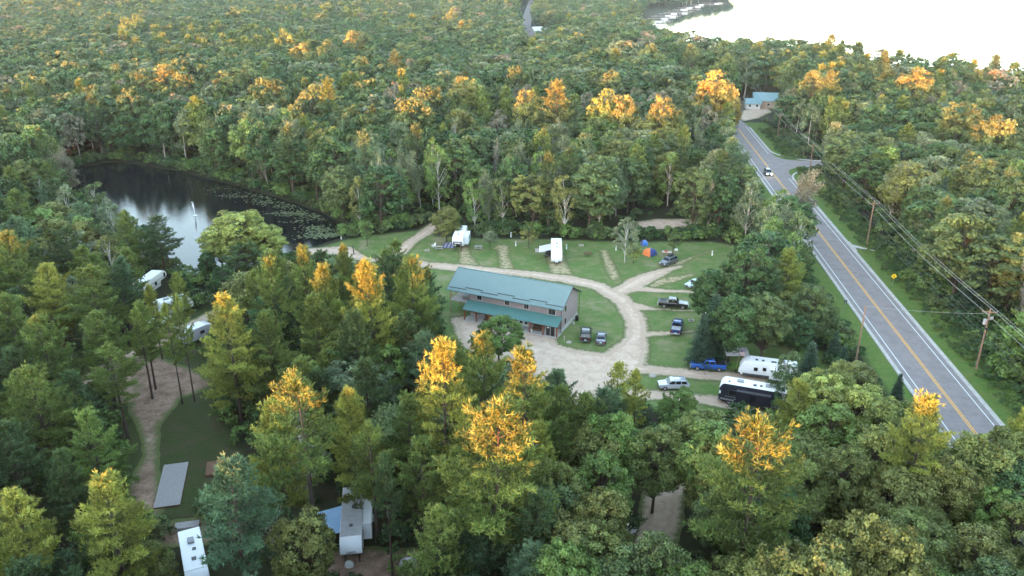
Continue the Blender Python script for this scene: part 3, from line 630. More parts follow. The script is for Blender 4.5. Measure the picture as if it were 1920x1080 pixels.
for a, m_ in (((112, 335, 15, 3.2), 'leaf_grey'), ((200, 372, 13, 3.3), 'leaf_grey'), ((172, 338, 12, 2.8), 'leaf'), ((150, 390, 14, 3.4), 'leaf_bright'), ((225, 405, 12, 3.0), 'leaf_grey')): T(*a, 'birch', 'birch1', m_, 'on the near bank of the pond')
WB = 'along the wood edge behind the campsites'
T(835, 384, 9.5, 3.5, 'broad', 'broad0', 'leaf_olive', WB); T(685, 412, 6.5, 2.2, 'sapling', 'sapling0', 'leaf_bright', 'on the grass by the pond lane', label='small leafy tree on the grass beside the pond lane')
T(918, 428, 5.5, 2.0, 'sapling', 'sapling0', 'leaf_grey', 'x', label='thin grey-green sapling between two picnic sites'); T(992, 420, 6, 2.0, 'sapling', 'sapling0', 'leaf_olive', 'x', label='thin olive sapling behind the bare gravel pad')
T(1176, 405, 11, 2.8, 'birch', 'birch1', 'leaf_grey', 'x', label='bluish grey-green birch standing near the tent'); T(1190, 455, 5, 1.6, 'sapling', 'sapling0', 'leaf_lime', 'x', label='young lime green sapling beside the orange and blue tent')
T(1265, 432, 6, 2.0, 'sapling', 'sapling0', 'leaf', 'x', label='small green tree behind the parked grey car')

for a in [(1530, 1000, 19.5, 4.8), (1628, 950, 19.0, 4.2), (1690, 985, 18.6, 3.8)]: T(*a, 'oak', 'broad0', 'leaf_olive', RB)
# tall trees whose tops catch the last sun above the roof of the forest
EM = 'rising above the far forest roof'
for a in [(305, 118, 24, 7.5), (262, 128, 22.5, 5.5), (340, 132, 22.5, 5.5), (240, 155, 22.5, 5.0), (500, 142, 23.5, 6.5), (578, 152, 23.5, 6.0), (615, 152, 23.5, 4.5), (535, 57, 24, 5.5), (565, 75, 23.5, 6), (610, 78, 23.5, 6), (420, 128, 22, 5), (460, 118, 22, 5), (340, 98, 22.5, 5), (665, 55, 23.5, 6), (680, 100, 22, 5), (800, 152, 24, 5.5), (740, 98, 23, 4.5), (770, 178, 22.5, 6), (865, 140, 23.5, 6), (895, 145, 22.5, 4.5), (970, 115, 23.5, 5), (985, 165, 22, 4.5), (1045, 155, 24, 6.0), (1150, 122, 22, 5), (1135, 172, 22, 5), (1165, 175, 22, 5), (1245, 172, 23, 5), (870, 32, 23.5, 6), (845, 20, 23, 5), (235, 35, 23, 6), (255, 28, 23.5, 5), (440, 14, 23, 6), (600, 20, 23, 6), (1530, 128, 22.5, 5), (1560, 135, 22.5, 4.5), (1660, 100, 23.5, 4.5), (1725, 128, 22.0, 6), (1420, 72, 22.5, 4.5), (1560, 68, 23.5, 4.5), (1810, 182, 23.5, 6.0), (1880, 205, 22.5, 5.5), (1912, 305, 20.5, 4.5), (1225, 80, 22, 5), (1300, 78, 22.5, 5)]:
    a = (a[0], a[1], a[2] + 1.5, a[3] * 1.15)
    T(*a, *(('pine', 'pine1') if a[0] in (615, 740, 1045, 1560, 1660) else ('broad', 'broad1')), ['leaf', 'leaf_olive', 'leaf', 'pine'][a[0] % 4], EM)
T(1780, 93, 23.5, 7.5, 'broad', 'broad1', 'leaf_dark', 'x', label='large dark round-crowned tree at the lake shore'); T(1868, 106, 23.5, 5.5, 'pine', 'pine1', 'pine_dark', 'x', label='flat-topped dark pine standing against the bright lake')
# ---- the rest of the wood: spread over every patch that is not cleared
SEE = [
    [(745, 470), (800, 432), (822, 462), (850, 425), (885, 425), (890, 462), (1005, 462), (1010, 440), (1060, 440), (1070, 460), (1190, 470), (1200, 452), (1275, 452), (1400, 465), (1330, 520), (1300, 560), (1295, 640), (1300, 672), (1360, 648), (1490, 662), (1500, 700), (1455, 745), (1330, 768), (1250, 722), (1200, 720), (1080, 735), (1040, 690), (980, 650), (860, 640), (845, 575), (825, 540), (830, 508), (790, 512)],
    [(585, 472), (650, 447), (745, 437), (720, 490), (640, 480)], [(145, 345), (190, 312), (330, 325), (560, 390), (640, 405), (645, 430), (600, 455), (540, 480), (540, 440), (470, 390), (385, 400), (365, 505), (335, 500), (345, 440), (260, 400), (160, 370)],
    [(1372, 240), (1398, 226), (1450, 268), (1535, 290), (1535, 312), (1490, 328), (1470, 352), (1425, 335)], [(1540, 440), (1555, 400), (1640, 390), (1665, 500), (1800, 640), (1920, 740), (1920, 870), (1870, 840), (1700, 760), (1620, 690), (1575, 570)],
    [(170, 700), (260, 660), (390, 600), (430, 590), (300, 690), (370, 740), (425, 850), (400, 872), (355, 872), (340, 965), (240, 970), (250, 860), (225, 760)], [(265, 505), (305, 500), (345, 550), (345, 585), (315, 620), (285, 620)], [(345, 600), (385, 600), (385, 625), (345, 625)],
    [(375, 400), (520, 395), (530, 455), (470, 480), (400, 470)], [(595, 925), (690, 925), (705, 1080), (615, 1080)], [(1335, 700), (1470, 715), (1465, 765), (1335, 762)], [(325, 990), (400, 985), (400, 1080), (325, 1080)], [(1205, 900), (1272, 915), (1265, 1000), (1205, 1005)], [(1398, 176), (1450, 176), (1460, 225), (1395, 232)], [(976, 0), (1003, 0), (993, 58), (978, 60)], [(1205, 8), (1380, 0), (1230, 52)], [(1003, 55), (1018, 55), (1018, 64), (1003, 64)], [(1205, 412), (1290, 412), (1290, 428), (1205, 428)]]
SAMPLES = []
for pl in SEE:
    a = np.array(pl, float); st = max(3.0, min(9.0, math.sqrt(np.ptp(a[:, 0]) * np.ptp(a[:, 1])) / 8))
    gxs, gys = np.meshgrid(np.arange(a[:, 0].min(), a[:, 0].max(), st), np.arange(a[:, 1].min(), a[:, 1].max(), st)); q = np.stack([gxs.ravel(), gys.ravel()], 1)
    SAMPLES.append(q[d_poly(q, a) < 0])
SAMPLES = np.concatenate(SAMPLES)
def hides(x, y, h, rad, grow=.9, skip_behind=True):
    """does a tree here stand in front of ground that lies open?"""
    u0, v0, d = PX(x, y, h * .98); u1, v1, _ = PX(x, y, h * .18); r = rad * grow * F_PX / d
    out = np.zeros(len(x), bool)
    for i in range(len(x)):
        m = (SAMPLES[:, 1] > v0[i]) & (SAMPLES[:, 1] < v1[i])
        if m.any():
            t = (SAMPLES[m, 1] - v0[i]) / max(v1[i] - v0[i], 1); c = u0[i] + (u1[i] - u0[i]) * t
            out[i] = (np.abs(SAMPLES[m, 0] - c) < r[i] * np.clip(t * 2.2, .15, 1)).any()
    return out
rng = np.random.default_rng(77)
def scatter(x0, x1, y0, y1, st):
    X, Y = np.meshgrid(np.arange(x0, x1, st), np.arange(y0, y1, st)); P = np.stack([X.ravel(), Y.ravel()], 1)
    P[:, 0] += (np.round(Y.ravel() / st) % 2) * st / 2
    return P + rng.uniform(-.42, .42, P.shape) * st
def allowed(P, pad=0.0):
    ok = d_poly(P, POND) > 1.5; ok &= d_poly(P, LAKE) > 3; ok &= d_poly(P, CLEAR) > 1.0 + pad; ok &= d_poly(P, LEFTCAMP) > 1.0
    ok &= f_gravel(P) > 2.0; hw = f_hwy(P); s, o = road_so(P)
    ok &= np.where((s > -200) & (s < 205), ((o > 15) | (o < -9)), hw > 9); ok &= f_side(P) > 8
    ok &= np.hypot(P[:, 0], P[:, 1]) > 3
    return ok
STUFF = []   # x, y, kind index, scale xy, scale z
near = scatter(-190, 190, 44, 330, 6.9)
near = near[allowed(near)]
u, v, dd = PX(near[:, 0], near[:, 1], 15.0); near = near[(u > -110) & (u < 2030) & (v > 0) & (v < 1170)]
tp = np.array([(t[0], t[1], t[2]) for t in TREES])
keep = [];
for p in near:
    d = np.hypot(tp[:, 0] - p[0], tp[:, 1] - p[1]); keep.append((d > np.clip(tp[:, 2] * .75, 1.8, 4.2)).all())
near = near[np.array(keep)]
hh = rng.uniform(.80, 1.05, len(near)); rr = rng.uniform(.72, 1.32, len(near)); pick = rng.random(len(near)); pick2 = rng.random(len(near))
rows = []
for i, p in enumerate(near):
    s, o = road_so(p[None]); s, o = s[0], o[0]; x, y = p; a, b = pick[i], pick2[i]
    if o > 0:       # across the highway
        wh = 'in the wood across the highway'; k = ('broad' if a < .62 else 'birch' if a < .78 else 'pine' if a < .88 else 'bare' if a < .97 else 'spruce'); H = 18
    elif y < 150 and x < 12:
        wh = LP if y > 100 else FG; k = ('pine' if a < .8 else 'broad' if a < .95 else 'birch'); H = 14.0
    elif y < 135:
        wh = RB; k = ('oak' if a < .86 else 'pine'); H = 12.5
    elif y < 215 and x < -40:
        wh = 'in the mixed wood before the pond'; k = ('pine' if a < .4 else 'birch' if a < .7 else 'broad'); H = 14
    elif x < -15:
        wh = 'in the forest behind the pond'; k = ('broad' if a < .58 else 'birch' if a < .80 else 'pine' if a < .95 else 'bare'); H = 19.5
    else:
        wh = 'in the forest behind the campsites'; k = ('broad' if a < .38 else 'birch' if a < .68 else 'pine' if a < .80 else 'spruce' if a < .86 else 'bare'); H = 18.0
    if k == 'broad': m = ['leaf', 'leaf', 'leaf_dark', 'leaf_dark', 'leaf_bright', 'leaf_grey', 'leaf_dark', 'leaf_olive', 'leaf'][int(b * 9)]; rad = 5.5
    elif k == 'oak': m = ['oak', 'oak', 'leaf_dark', 'leaf_olive', 'oak'][int(b * 5)]; rad = 4.0
    elif k == 'birch': m = ['leaf', 'leaf_grey', 'leaf_bright', 'leaf_grey', 'leaf_olive'][int(b * 5)]; rad = 2.9; H *= .96
    elif k == 'pine': m = ['pine', 'pine_dark', 'pine', 'pine_blue', 'pine_dark'][int(b * 5)]; rad = 3.9; H *= 1.04
    elif k == 'bare': m = 'leaf_grey'; rad = 3.0; H *= .95
    else: m = 'spruce'; rad = 2.8; H *= .85
    rows.append((k, x, y, H * hh[i], rad * rr[i], m, wh))
bad = hides(np.array([r[1] for r in rows]), np.array([r[2] for r in rows]), np.array([r[3] for r in rows]), np.array([r[4] for r in rows]))
rows = [r for r, b_ in zip(rows, bad) if not b_]
NEAR_MAX = 262.0
LIBOF = lambda k, y: {'broad': 'broad0' if y < 112 else 'broad1', 'oak': 'broad0', 'birch': 'birch1', 'pine': 'pine0' if y < 125 else 'pine1', 'bare': 'bare1', 'spruce': 'spruce1'}[k]
FKIND = {'broad': 0, 'oak': 0, 'birch': 4, 'pine': 6, 'spruce': 6, 'bare': 8}
cnt = {}
for r in sorted(rows, key=lambda r: r[2]):
    if r[2] < NEAR_MAX and cnt.get(NAME[r[0]], 0) < 270:
        cnt[NAME[r[0]]] = cnt.get(NAME[r[0]], 0) + 1
        tree(r[0], LIBOF(r[0], r[2]), *r[1:])
    else: STUFF.append((r[1], r[2], r[0], r[4], r[3]))
print('individual trees', len(TREES), cnt)

# ---- far forest (one mass) and the wood that goes on outside the frame
far_lib = bpy.data.collections.new('far_tree_kinds'); FAR = []
def far_proto(gen, h, rad, bark, m):
    wd, fo = gen; V1, F1 = fo.arrays(); nf = sum(len(f) for f in F1); g = Geo(); g.merge(fo); n_f = g.count(); g.merge(wd)
    Vv = np.concatenate(g.V); order = [np.concatenate(g.F[k]) for k in (3, 4) if g.F[k]]
    lim = len(V1); idx = np.concatenate([(f[:, 0] >= lim).astype(int) for f in order])
    me = fast_mesh('far_tree', Vv, order, [M[m], M[bark]], mat_idx=idx); at_ = me.attributes.new('cl', 'FLOAT', 'POINT'); at_.data.foreach_set('value', np.concatenate(g.cl))
    o = bpy.data.objects.new('t%02d' % len(FAR), me); far_lib.objects.link(o); FAR.append((h, rad))
for i, m in enumerate(['leaf', 'leaf_dark', 'leaf_grey', 'leaf_dark', 'leaf', 'leaf_dark', 'oak', 'leaf_dark']): far_proto(make_broad(200 + i, 16, 4.4, 2, zc=.58, zr=.40, cr=[.24, .3, .27, .26][i % 4]), 16, 4.4, 'bark', m)
for i, m in enumerate(['leaf_grey', 'leaf']): far_proto(make_broad(220 + i, 16, 3.2, 2, zc=.56, zr=.42, nclump=36, cr=.3, droop=.2), 16, 3.2, 'bark_birch', m)
for i, m in enumerate(['pine', 'pine_dark', 'pine']): far_proto(make_pine(230 + i, 18, 4.2, 2, base=.3), 18, 4.2, 'bark_pine', m)
far_proto(make_broad(240, 15, 3.6, 2, dens=.35), 15, 3.6, 'bark_dead', 'leaf_tan')
KIDX = {'broad': list(range(8)), 'oak': [6, 1], 'birch': [8, 9], 'pine': [10, 11, 12], 'spruce': [11], 'bare': [13]}

def stuff_forest():
    rows = list(STUFF); rg = np.random.default_rng(91)
    bands = [(330, 520, 9.4), (520, 800, 10.2), (800, 1250, 11.0), (1250, 2000, 15)]
    for y0, y1, st in bands:
        wx = y1 * .70 + 60; P = scatter(-wx, wx, y0, y1, st); P = P[allowed(P)]
        uu, vv, _ = PX(P[:, 0], P[:, 1], 10.0); P = P[(uu > -160) & (uu < 2080)]
        clus = np.sin(P[:, 0] * .031 + 1.3 * np.sin(P[:, 1] * .012)) * np.sin(P[:, 1] * .024 + 1.1 * np.sin(P[:, 0] * .017) + .8)
        hs = (rg.uniform(.95, 1.01, len(P)) + .03 * np.sin(P[:, 0] * .021 + P[:, 1] * .013)) * 20; tall = rg.random(len(P)) < np.where(clus > .62, .03, .001) * (1 if y0 < 800 else 3); hs[tall] *= rg.uniform(1.10, 1.22, tall.sum())
        low = rg.random(len(P)) < .12; hs[low] *= rg.uniform(.72, .9, low.sum()); rs = rg.uniform(.62, 1.38, len(P)) * 7.0 * (st / 10.0) ** .5
        te = np.array([(t[0], t[1], t[2]) for t in TREES if t[1] > 300]); near_e = (np.hypot(P[:, None, 0] - te[None, :, 0], P[:, None, 1] - te[None, :, 1]) < te[None, :, 2] * .8).any(1)
        b = hides(P[:, 0], P[:, 1], hs, rs) | near_e
        pn = np.sin(P[:, 0] * .019 + 2.0 * np.sin(P[:, 1] * .009 + 1)) * np.sin(P[:, 1] * .017 + .5 + np.sin(P[:, 0] * .011))
        for p, h, r, bb, a, q in zip(P, hs, rs, b, rg.random(len(P)), pn):
            kp = .50 if q > .45 else .90
            if not bb: rows.append((p[0], p[1], 'broad' if a < kp else 'pine' if a < .965 - (.05 if kp > .6 else 0) else 'birch' if a < .98 else 'bare', r * (.78 if a >= kp else 1), h))
    # wood outside the frame, both sides and behind; tree heights set to block sun
    P = np.concatenate([scatter(-330, 330, -160, 66, 7.5), scatter(-420, -60, 62, 420, 7.5), scatter(60, 330, 62, 420, 8.0)]); P = P[allowed(P)]
    uu, vv, dd = PX(P[:, 0], P[:, 1], 10.0); v2 = PX(P[:, 0], P[:, 1], 19.5)[1]; out = (uu < -110) | (uu > 2030) | (v2 > 1130) | (dd < 5); P = P[out]
    for p, a, q in zip(P, rg.random(len(P)), rg.random(len(P))):
        h = (18.6 if p[0] < 60 else 17.0) * (.92 + .12 * q)
        rows.append((p[0], p[1], 'pine' if a < .3 else 'broad', 4.4, h))
    n = len(rows); V = np.array([(r[0], r[1], 0.0) for r in rows], np.float32)
    me = bpy.data.meshes.new('forest'); me.vertices.add(n); me.vertices.foreach_set('co', V.reshape(-1))
    idx = np.array([KIDX[r[2]][rg.integers(len(KIDX[r[2]]))] for r in rows], np.int32)
    S = np.array([(r[3] / FAR[i][1], r[3] / FAR[i][1], r[4] / FAR[i][0]) for r, i in zip(rows, idx)], np.float32)
    a = me.attributes.new('idx', 'INT', 'POINT'); a.data.foreach_set('value', idx)
    a = me.attributes.new('scl', 'FLOAT_VECTOR', 'POINT'); a.data.foreach_set('vector', S.reshape(-1))
    a = me.attributes.new('rot', 'FLOAT', 'POINT'); a.data.foreach_set('value', rg.uniform(0, 6.28, n).astype(np.float32))
    o = bpy.data.objects.new('forest', me); C.objects.link(o); o['kind'] = 'stuff'; o['label'] = 'dense mixed green forest stretching to the horizon'
    instance_nodes(o, far_lib); print('forest instances', n)
def instance_nodes(o, coll):
    ng = bpy.data.node_groups.new('plant_' + o.name, 'GeometryNodeTree')
    ng.interface.new_socket('Geometry', in_out='INPUT', socket_type='NodeSocketGeometry'); ng.interface.new_socket('Geometry', in_out='OUTPUT', socket_type='NodeSocketGeometry')
    N = ng.nodes; L = ng.links; gi = N.new('NodeGroupInput'); gu = N.new('NodeGroupOutput')
    ci = N.new('GeometryNodeCollectionInfo'); ci.inputs[0].default_value = coll; ci.inputs[1].default_value = True; ci.inputs[2].default_value = True
    ip = N.new('GeometryNodeInstanceOnPoints'); ip.inputs['Pick Instance'].default_value = True
    def na(nm, t): x = N.new('GeometryNodeInputNamedAttribute'); x.data_type = t; x.inputs[0].default_value = nm; return x.outputs[0]
    cx = N.new('ShaderNodeCombineXYZ'); L.new(na('rot', 'FLOAT'), cx.inputs[2])
    mp = N.new('GeometryNodeMeshToPoints'); L.new(gi.outputs[0], mp.inputs[0])
    L.new(mp.outputs[0], ip.inputs['Points']); L.new(ci.outputs[0], ip.inputs['Instance']); L.new(na('idx', 'INT'), ip.inputs['Instance Index'])
    e2r = N.new('FunctionNodeEulerToRotation'); L.new(cx.outputs[0], e2r.inputs[0]); L.new(e2r.outputs[0], ip.inputs['Rotation'])
    L.new(na('scl', 'FLOAT_VECTOR'), ip.inputs['Scale']); L.new(ip.outputs[0], gu.inputs[0])
    md = o.modifiers.new('plant', 'NODES'); md.node_group = ng
stuff_forest()

# ---- undergrowth along the wood edges and weeds on the verges
und_lib = bpy.data.collections.new('shrub_kinds')
for i, (t_, c_, h_, r_) in enumerate(LIB['shrub1']):
    for j, m in enumerate(['leaf_dark', 'leaf', 'leaf_bright']):
        me = c_.copy(); me.materials.clear(); me.materials.append(M[m]); ob = bpy.data.objects.new('s%02d' % (i * 3 + j), me); und_lib.objects.link(ob)
def undergrowth():
    rg = np.random.default_rng(17); rows = []
    P = scatter(-150, 180, 62, 330, 2.6); d = np.minimum(d_poly(P, CLEAR), np.minimum(d_poly(P, POND), d_poly(P, LEFTCAMP) + 3)); s, o = road_so(P)
    ok = (d_poly(P, POND) > .3) & (d_poly(P, CLEAR) > .2) & (d_poly(P, LEFTCAMP) > -1) & (f_gravel(P) > 1.2) & (np.minimum(np.abs(f_hwy(P)) - 9.5, f_side(P) - 8) > 0)
    edge = (d < 7) | ((o > 11.5) & (o < 22) & (s < 190)) | ((o < -8) & (o > -14) & (s > 40))
    P1 = P[ok & edge]; P2 = P[ok & ~edge]; P2 = P2[rg.random(len(P2)) < .38]
    for Q, sc0 in ((P1, 1.0), (P2, .8)):
        h = sc0 * rg.uniform(.45, 1.35, len(Q)); b = hides(Q[:, 0], Q[:, 1], h * 2.2, h * 1.3, .8)
        for p, k, bb in zip(Q, h, b):
            if not bb: rows.append((p[0], p[1], k))
    Q = scatter(-140, 140, -80, 62, 4.0)  # unseen shrubs below and behind the view, added to block low sun
    for p in Q[allowed(Q)]: rows.append((p[0], p[1], rg.uniform(.7, 1.5)))
    # low weeds on the far verge
    W = scatter(50, 120, 50, 325, 1.0); s, o = road_so(W); W = W[(o > 7.5) & (o < 14.5) & (s < 200) & (np.abs(f_side(W)) > 6.5) & (rg.random(len(W)) < np.clip((o - 5.5) / 6, .2, .95))]
    for p in W: rows.append((p[0], p[1], rg.uniform(.14, .46)))
    n = len(rows); V = np.array([(r[0], r[1], 0) for r in rows], np.float32); me = bpy.data.meshes.new('undergrowth'); me.vertices.add(n); me.vertices.foreach_set('co', V.reshape(-1))
    a = me.attributes.new('idx', 'INT', 'POINT'); a.data.foreach_set('value', rg.integers(0, 12, n).astype(np.int32))
    S = np.array([(r[2] * 1.05, r[2] * 1.05, r[2]) for r in rows], np.float32); a = me.attributes.new('scl', 'FLOAT_VECTOR', 'POINT'); a.data.foreach_set('vector', S.reshape(-1))
    a = me.attributes.new('rot', 'FLOAT', 'POINT'); a.data.foreach_set('value', rg.uniform(0, 6.28, n).astype(np.float32))
    o = bpy.data.objects.new('undergrowth', me); C.objects.link(o); o['kind'] = 'stuff'; o['label'] = 'low leafy undergrowth along the wood edges and verges'
    instance_nodes(o, und_lib); print('shrubs', n)
undergrowth()
# ================================================================ built things
def empty(name, x, y, z=0.0, rz=0.0, label=None, cat=None, group=None):
    e = bpy.data.objects.new(name, None); C.objects.link(e); e.location = (x, y, z); e.rotation_euler = (0, 0, rz)
    tag(e, label, cat, group); return e
def tag(o, label=None, cat=None, group=None, kind=None):
    for k, v in (('label', label), ('category', cat), ('group', group), ('kind', kind)):
        if v: o[k] = v
    return o
class B:
    """a bmesh that collects boxes, prisms, bars and discs for one part"""
    def __init__(s): s.bm = bmesh.new()
    def box(s, x0, x1, y0, y1, z0, z1, bev=0.0):
        v = [s.bm.verts.new((x, y, z)) for x in (x0, x1) for y in (y0, y1) for z in (z0, z1)]
        fs = [s.bm.faces.new([v[i] for i in f]) for f in ((0, 1, 3, 2), (4, 6, 7, 5), (0, 4, 5, 1), (2, 3, 7, 6), (0, 2, 6, 4), (1, 5, 7, 3))]
        if bev: bmesh.ops.bevel(s.bm, geom=list({e for f in fs for e in f.edges}), offset=bev, segments=2, affect='EDGES', profile=.5)
        return s
    def prism(s, prof, y0, y1, bev=0.0, axis='y'):
        mk = (lambda a, b, t: (a, t, b)) if axis == 'y' else ((lambda a, b, t: (t, a, b)) if axis == 'x' else (lambda a, b, t: (a, b, t)))
        a = [s.bm.verts.new(mk(x, z, y0)) for x, z in prof]; b = [s.bm.verts.new(mk(x, z, y1)) for x, z in prof]; n = len(prof)
        fs = [s.bm.faces.new(a), s.bm.faces.new(b[::-1])] + [s.bm.faces.new((a[i], b[i], b[(i + 1) % n], a[(i + 1) % n])) for i in range(n)]
        bmesh.ops.recalc_face_normals(s.bm, faces=fs)
        if bev: bmesh.ops.bevel(s.bm, geom=list({e for f in fs[:2] for e in f.edges}), offset=bev, segments=2, affect='EDGES', profile=.5)
        return s
    def quad(s, *p): s.bm.faces.new([s.bm.verts.new(q) for q in p]); return s
    def bar(s, a, b, r, n=6, r2=None):
        a, b = Vector(a), Vector(b); d = b - a; q = d.to_track_quat('Z', 'Y').to_matrix().to_4x4()
        bmesh.ops.create_cone(s.bm, cap_ends=True, segments=n, radius1=r, radius2=r if r2 is None else r2, depth=d.length, matrix=Matrix.Translation((a + b) / 2) @ q); return s
    def ball(s, c, r, sc=(1, 1, 1), n=8):
        bmesh.ops.create_uvsphere(s.bm, u_segments=n + 2, v_segments=n, radius=r, matrix=Matrix.Translation(c) @ Matrix.Diagonal((*sc, 1))); return s
    def loft(s, rings, cap=True):
        R_ = [[s.bm.verts.new(p) for p in r] for r in rings]; n = len(rings[0]); fs = []
        for i in range(len(R_) - 1):
            for j in range(n): fs.append(s.bm.faces.new((R_[i][j], R_[i][(j + 1) % n], R_[i + 1][(j + 1) % n], R_[i + 1][j])))
        if cap: fs += [s.bm.faces.new(R_[0][::-1]), s.bm.faces.new(R_[-1])]
        bmesh.ops.recalc_face_normals(s.bm, faces=fs); return s
    def obj(s, name, m, parent=None, smooth=False, loc=None, rot=None):
        me = bpy.data.meshes.new(name); s.bm.to_mesh(me); s.bm.free()
        me.materials.append(M[m] if isinstance(m, str) else m)
        if smooth:
            me.polygons.foreach_set('use_smooth', np.ones(len(me.polygons), bool)); me.set_sharp_from_angle(angle=R(38))
        o = bpy.data.objects.new(name, me); C.objects.link(o)
        if parent: o.parent = parent
        if loc: o.location = loc
        if rot: o.rotation_euler = rot
        return o
def rib_mat(name, col, scale, axis, rough=.5, amt=.25, metal=0.0, noise=.12):
    """painted siding / metal with fine parallel ribs"""
    m, nt, b = mat(name); N = nt.nodes; Lk = nt.links
    tc = N.new('ShaderNodeTexCoord'); w = N.new('ShaderNodeTexWave'); w.wave_type = 'BANDS'; w.bands_direction = axis; w.wave_profile = 'SAW'; w.inputs['Scale'].default_value = scale
    Lk.new(tc.outputs['Object'], w.inputs['Vector']); bp = N.new('ShaderNodeBump'); bp.inputs['Strength'].default_value = amt; bp.inputs['Distance'].default_value = .03
    Lk.new(w.outputs['Fac'], bp.inputs['Height']); Lk.new(bp.outputs[0], b.inputs['Normal'])
    nz = N.new('ShaderNodeTexNoise'); nz.inputs['Scale'].default_value = 1.2; nz.inputs['Detail'].default_value = 6; Lk.new(tc.outputs['Object'], nz.inputs['Vector'])
    mx = N.new('ShaderNodeMix'); mx.data_type = 'RGBA'; mx.inputs[6].default_value = (*[c * (1 - noise) for c in col], 1); mx.inputs[7].default_value = (*[c * (1 + noise) for c in col], 1)
    Lk.new(nz.outputs[0], mx.inputs[0]); Lk.new(mx.outputs[2], b.inputs['Base Color']); b.inputs['Roughness'].default_value = rough; b.inputs['Metallic'].default_value = metal; return m
M['siding'] = rib_mat('siding', (.30, .235, .225), 1.6, 'Z', .8)
M['roof_metal'] = plain('roof_metal', (.160, .228, .222), .42, noise=.08, nscale=.8, spec=.5)
M['porch_metal'] = plain('porch_metal', (.085, .200, .180), .40, noise=.08, nscale=.8, spec=.5)
M['trim_dark'] = plain('trim_dark', (.045, .045, .05), .5); M['trim_teal'] = plain('trim_teal', (.13, .22, .22), .5)
M['trim_tan'] = plain('trim_tan', (.42, .36, .34), .7); M['red_wood'] = plain('red_wood', (.26, .075, .035), .7, noise=.25, nscale=5)
M['glass'] = plain('glass', (.012, .014, .017), .06, spec=.6); M['white'] = plain('white', (.78, .78, .77), .45, noise=.04, nscale=2)
M['deck_grey'] = plain('deck_grey', (.33, .305, .295), .85, noise=.22, nscale=3); M['deck_brown'] = plain('deck_brown', (.16, .085, .05), .85, noise=.25, nscale=3)
M['wood_tan'] = plain('wood_tan', (.34, .25, .17), .8, noise=.2, nscale=4); M['pole_wood'] = plain('pole_wood', (.24, .15, .105), .9, noise=.3, nscale=3)
M['black'] = plain('black', (.015, .015, .016), .6); M['rubber'] = plain('rubber', (.02, .02, .021), .8); M['metal'] = plain('metal', (.45, .45, .46), .35, metal=.8)
M['grey'] = plain('grey', (.30, .30, .31), .6); M['dark_grey'] = plain('dark_grey', (.08, .08, .085), .55); M['stone'] = plain('stone', (.38, .34, .29), .9, noise=.3, nscale=5, bump=.4)
M['red'] = plain('red', (.42, .03, .03), .5); M['yellow'] = plain('yellow', (.85, .58, .02), .45); M['orange'] = plain('orange', (.72, .19, .05), .7); M['tent_blue'] = plain('tent_blue', (.05, .07, .22), .7); M['tarp_blue'] = plain('tarp_blue', (.06, .18, .5), .6)

# ---------------------------------------------------------------- camp building
bx0, by0 = G(1045, 634); bl = empty('camp_building', bx0, by0, 0, R(-24.7), 'long two-storey camp building with blue-green metal roof and covered porch', 'building')
def seam_roof(x0, x1, y0, z0, y1, z1, t=.10, step=.6, rib=.045):
    """metal sheet from (y0,z0) eave to (y1,z1) ridge with raised seams"""
    b = B(); b.prism([(y0, z0), (y1, z1), (y1, z1 - t), (y0, z0 - t)], x0, x1, axis='x')
    x = x0 + .12
    while x < x1 - .05: b.prism([(y0 + .01, z0 + .002), (y1, z1 + .002), (y1, z1 + rib), (y0 + .01, z0 + rib)], x - .022, x + .022, axis='x'); x += step
    return b
b = B(); b.prism([(1.9, 0), (10.4, 0), (10.4, 5.28), (6.1, 7.66), (1.9, 5.28)], -18.7, -.1, axis='x'); b.obj('wall', 'siding', bl)
mr_ = seam_roof(-23.4, .45, 1.25, 5.12, 6.1, 7.88, rib=.02).obj('main_roof', 'roof_metal', bl); seam_roof(-23.4, .45, 10.95, 5.12, 6.102, 7.88).obj('main_roof', 'roof_metal', bl)
B().bar((-23.42, 6.1, 7.90), (.47, 6.1, 7.90), .11, 8).obj('ridge_cap', 'trim_teal', mr_)
seam_roof(-19.15, .15, -.38, 2.42, 1.9, 3.46, step=.45).obj('porch_roof', 'porch_metal', bl)
B().box(-23.4, .45, 1.13, 1.245, 4.96, 5.10).obj('gutter', 'trim_teal', bl); B().box(-19.15, .15, -.49, -.385, 2.28, 2.40).obj('gutter', 'trim_teal', bl); B().box(-23.4, .45, 10.955, 11.07, 4.96, 5.10).obj('gutter', 'trim_dark', bl)
for x in (.453, -23.46):
    bb = B(); bb.prism([(1.2, 5.10), (6.1, 7.88), (11.0, 5.10), (11.0, 4.92), (6.1, 7.68), (1.2, 4.92)], x, x + .05, axis='x'); bb.obj('barge_board', 'trim_dark', bl)
k = 0; x = -23.0
while x < -1:
    yy = 2.15 if k % 2 else 1.75; zz = 5.12 + (yy - 1.25) * (7.88 - 5.12) / 4.85
    B().box(x, x + 3.6, yy - .03, yy + .03, zz + .05, zz + .15).obj('snow_guard', 'trim_teal' if 0 else 'trim_dark', mr_); x += 3.3; k += 1
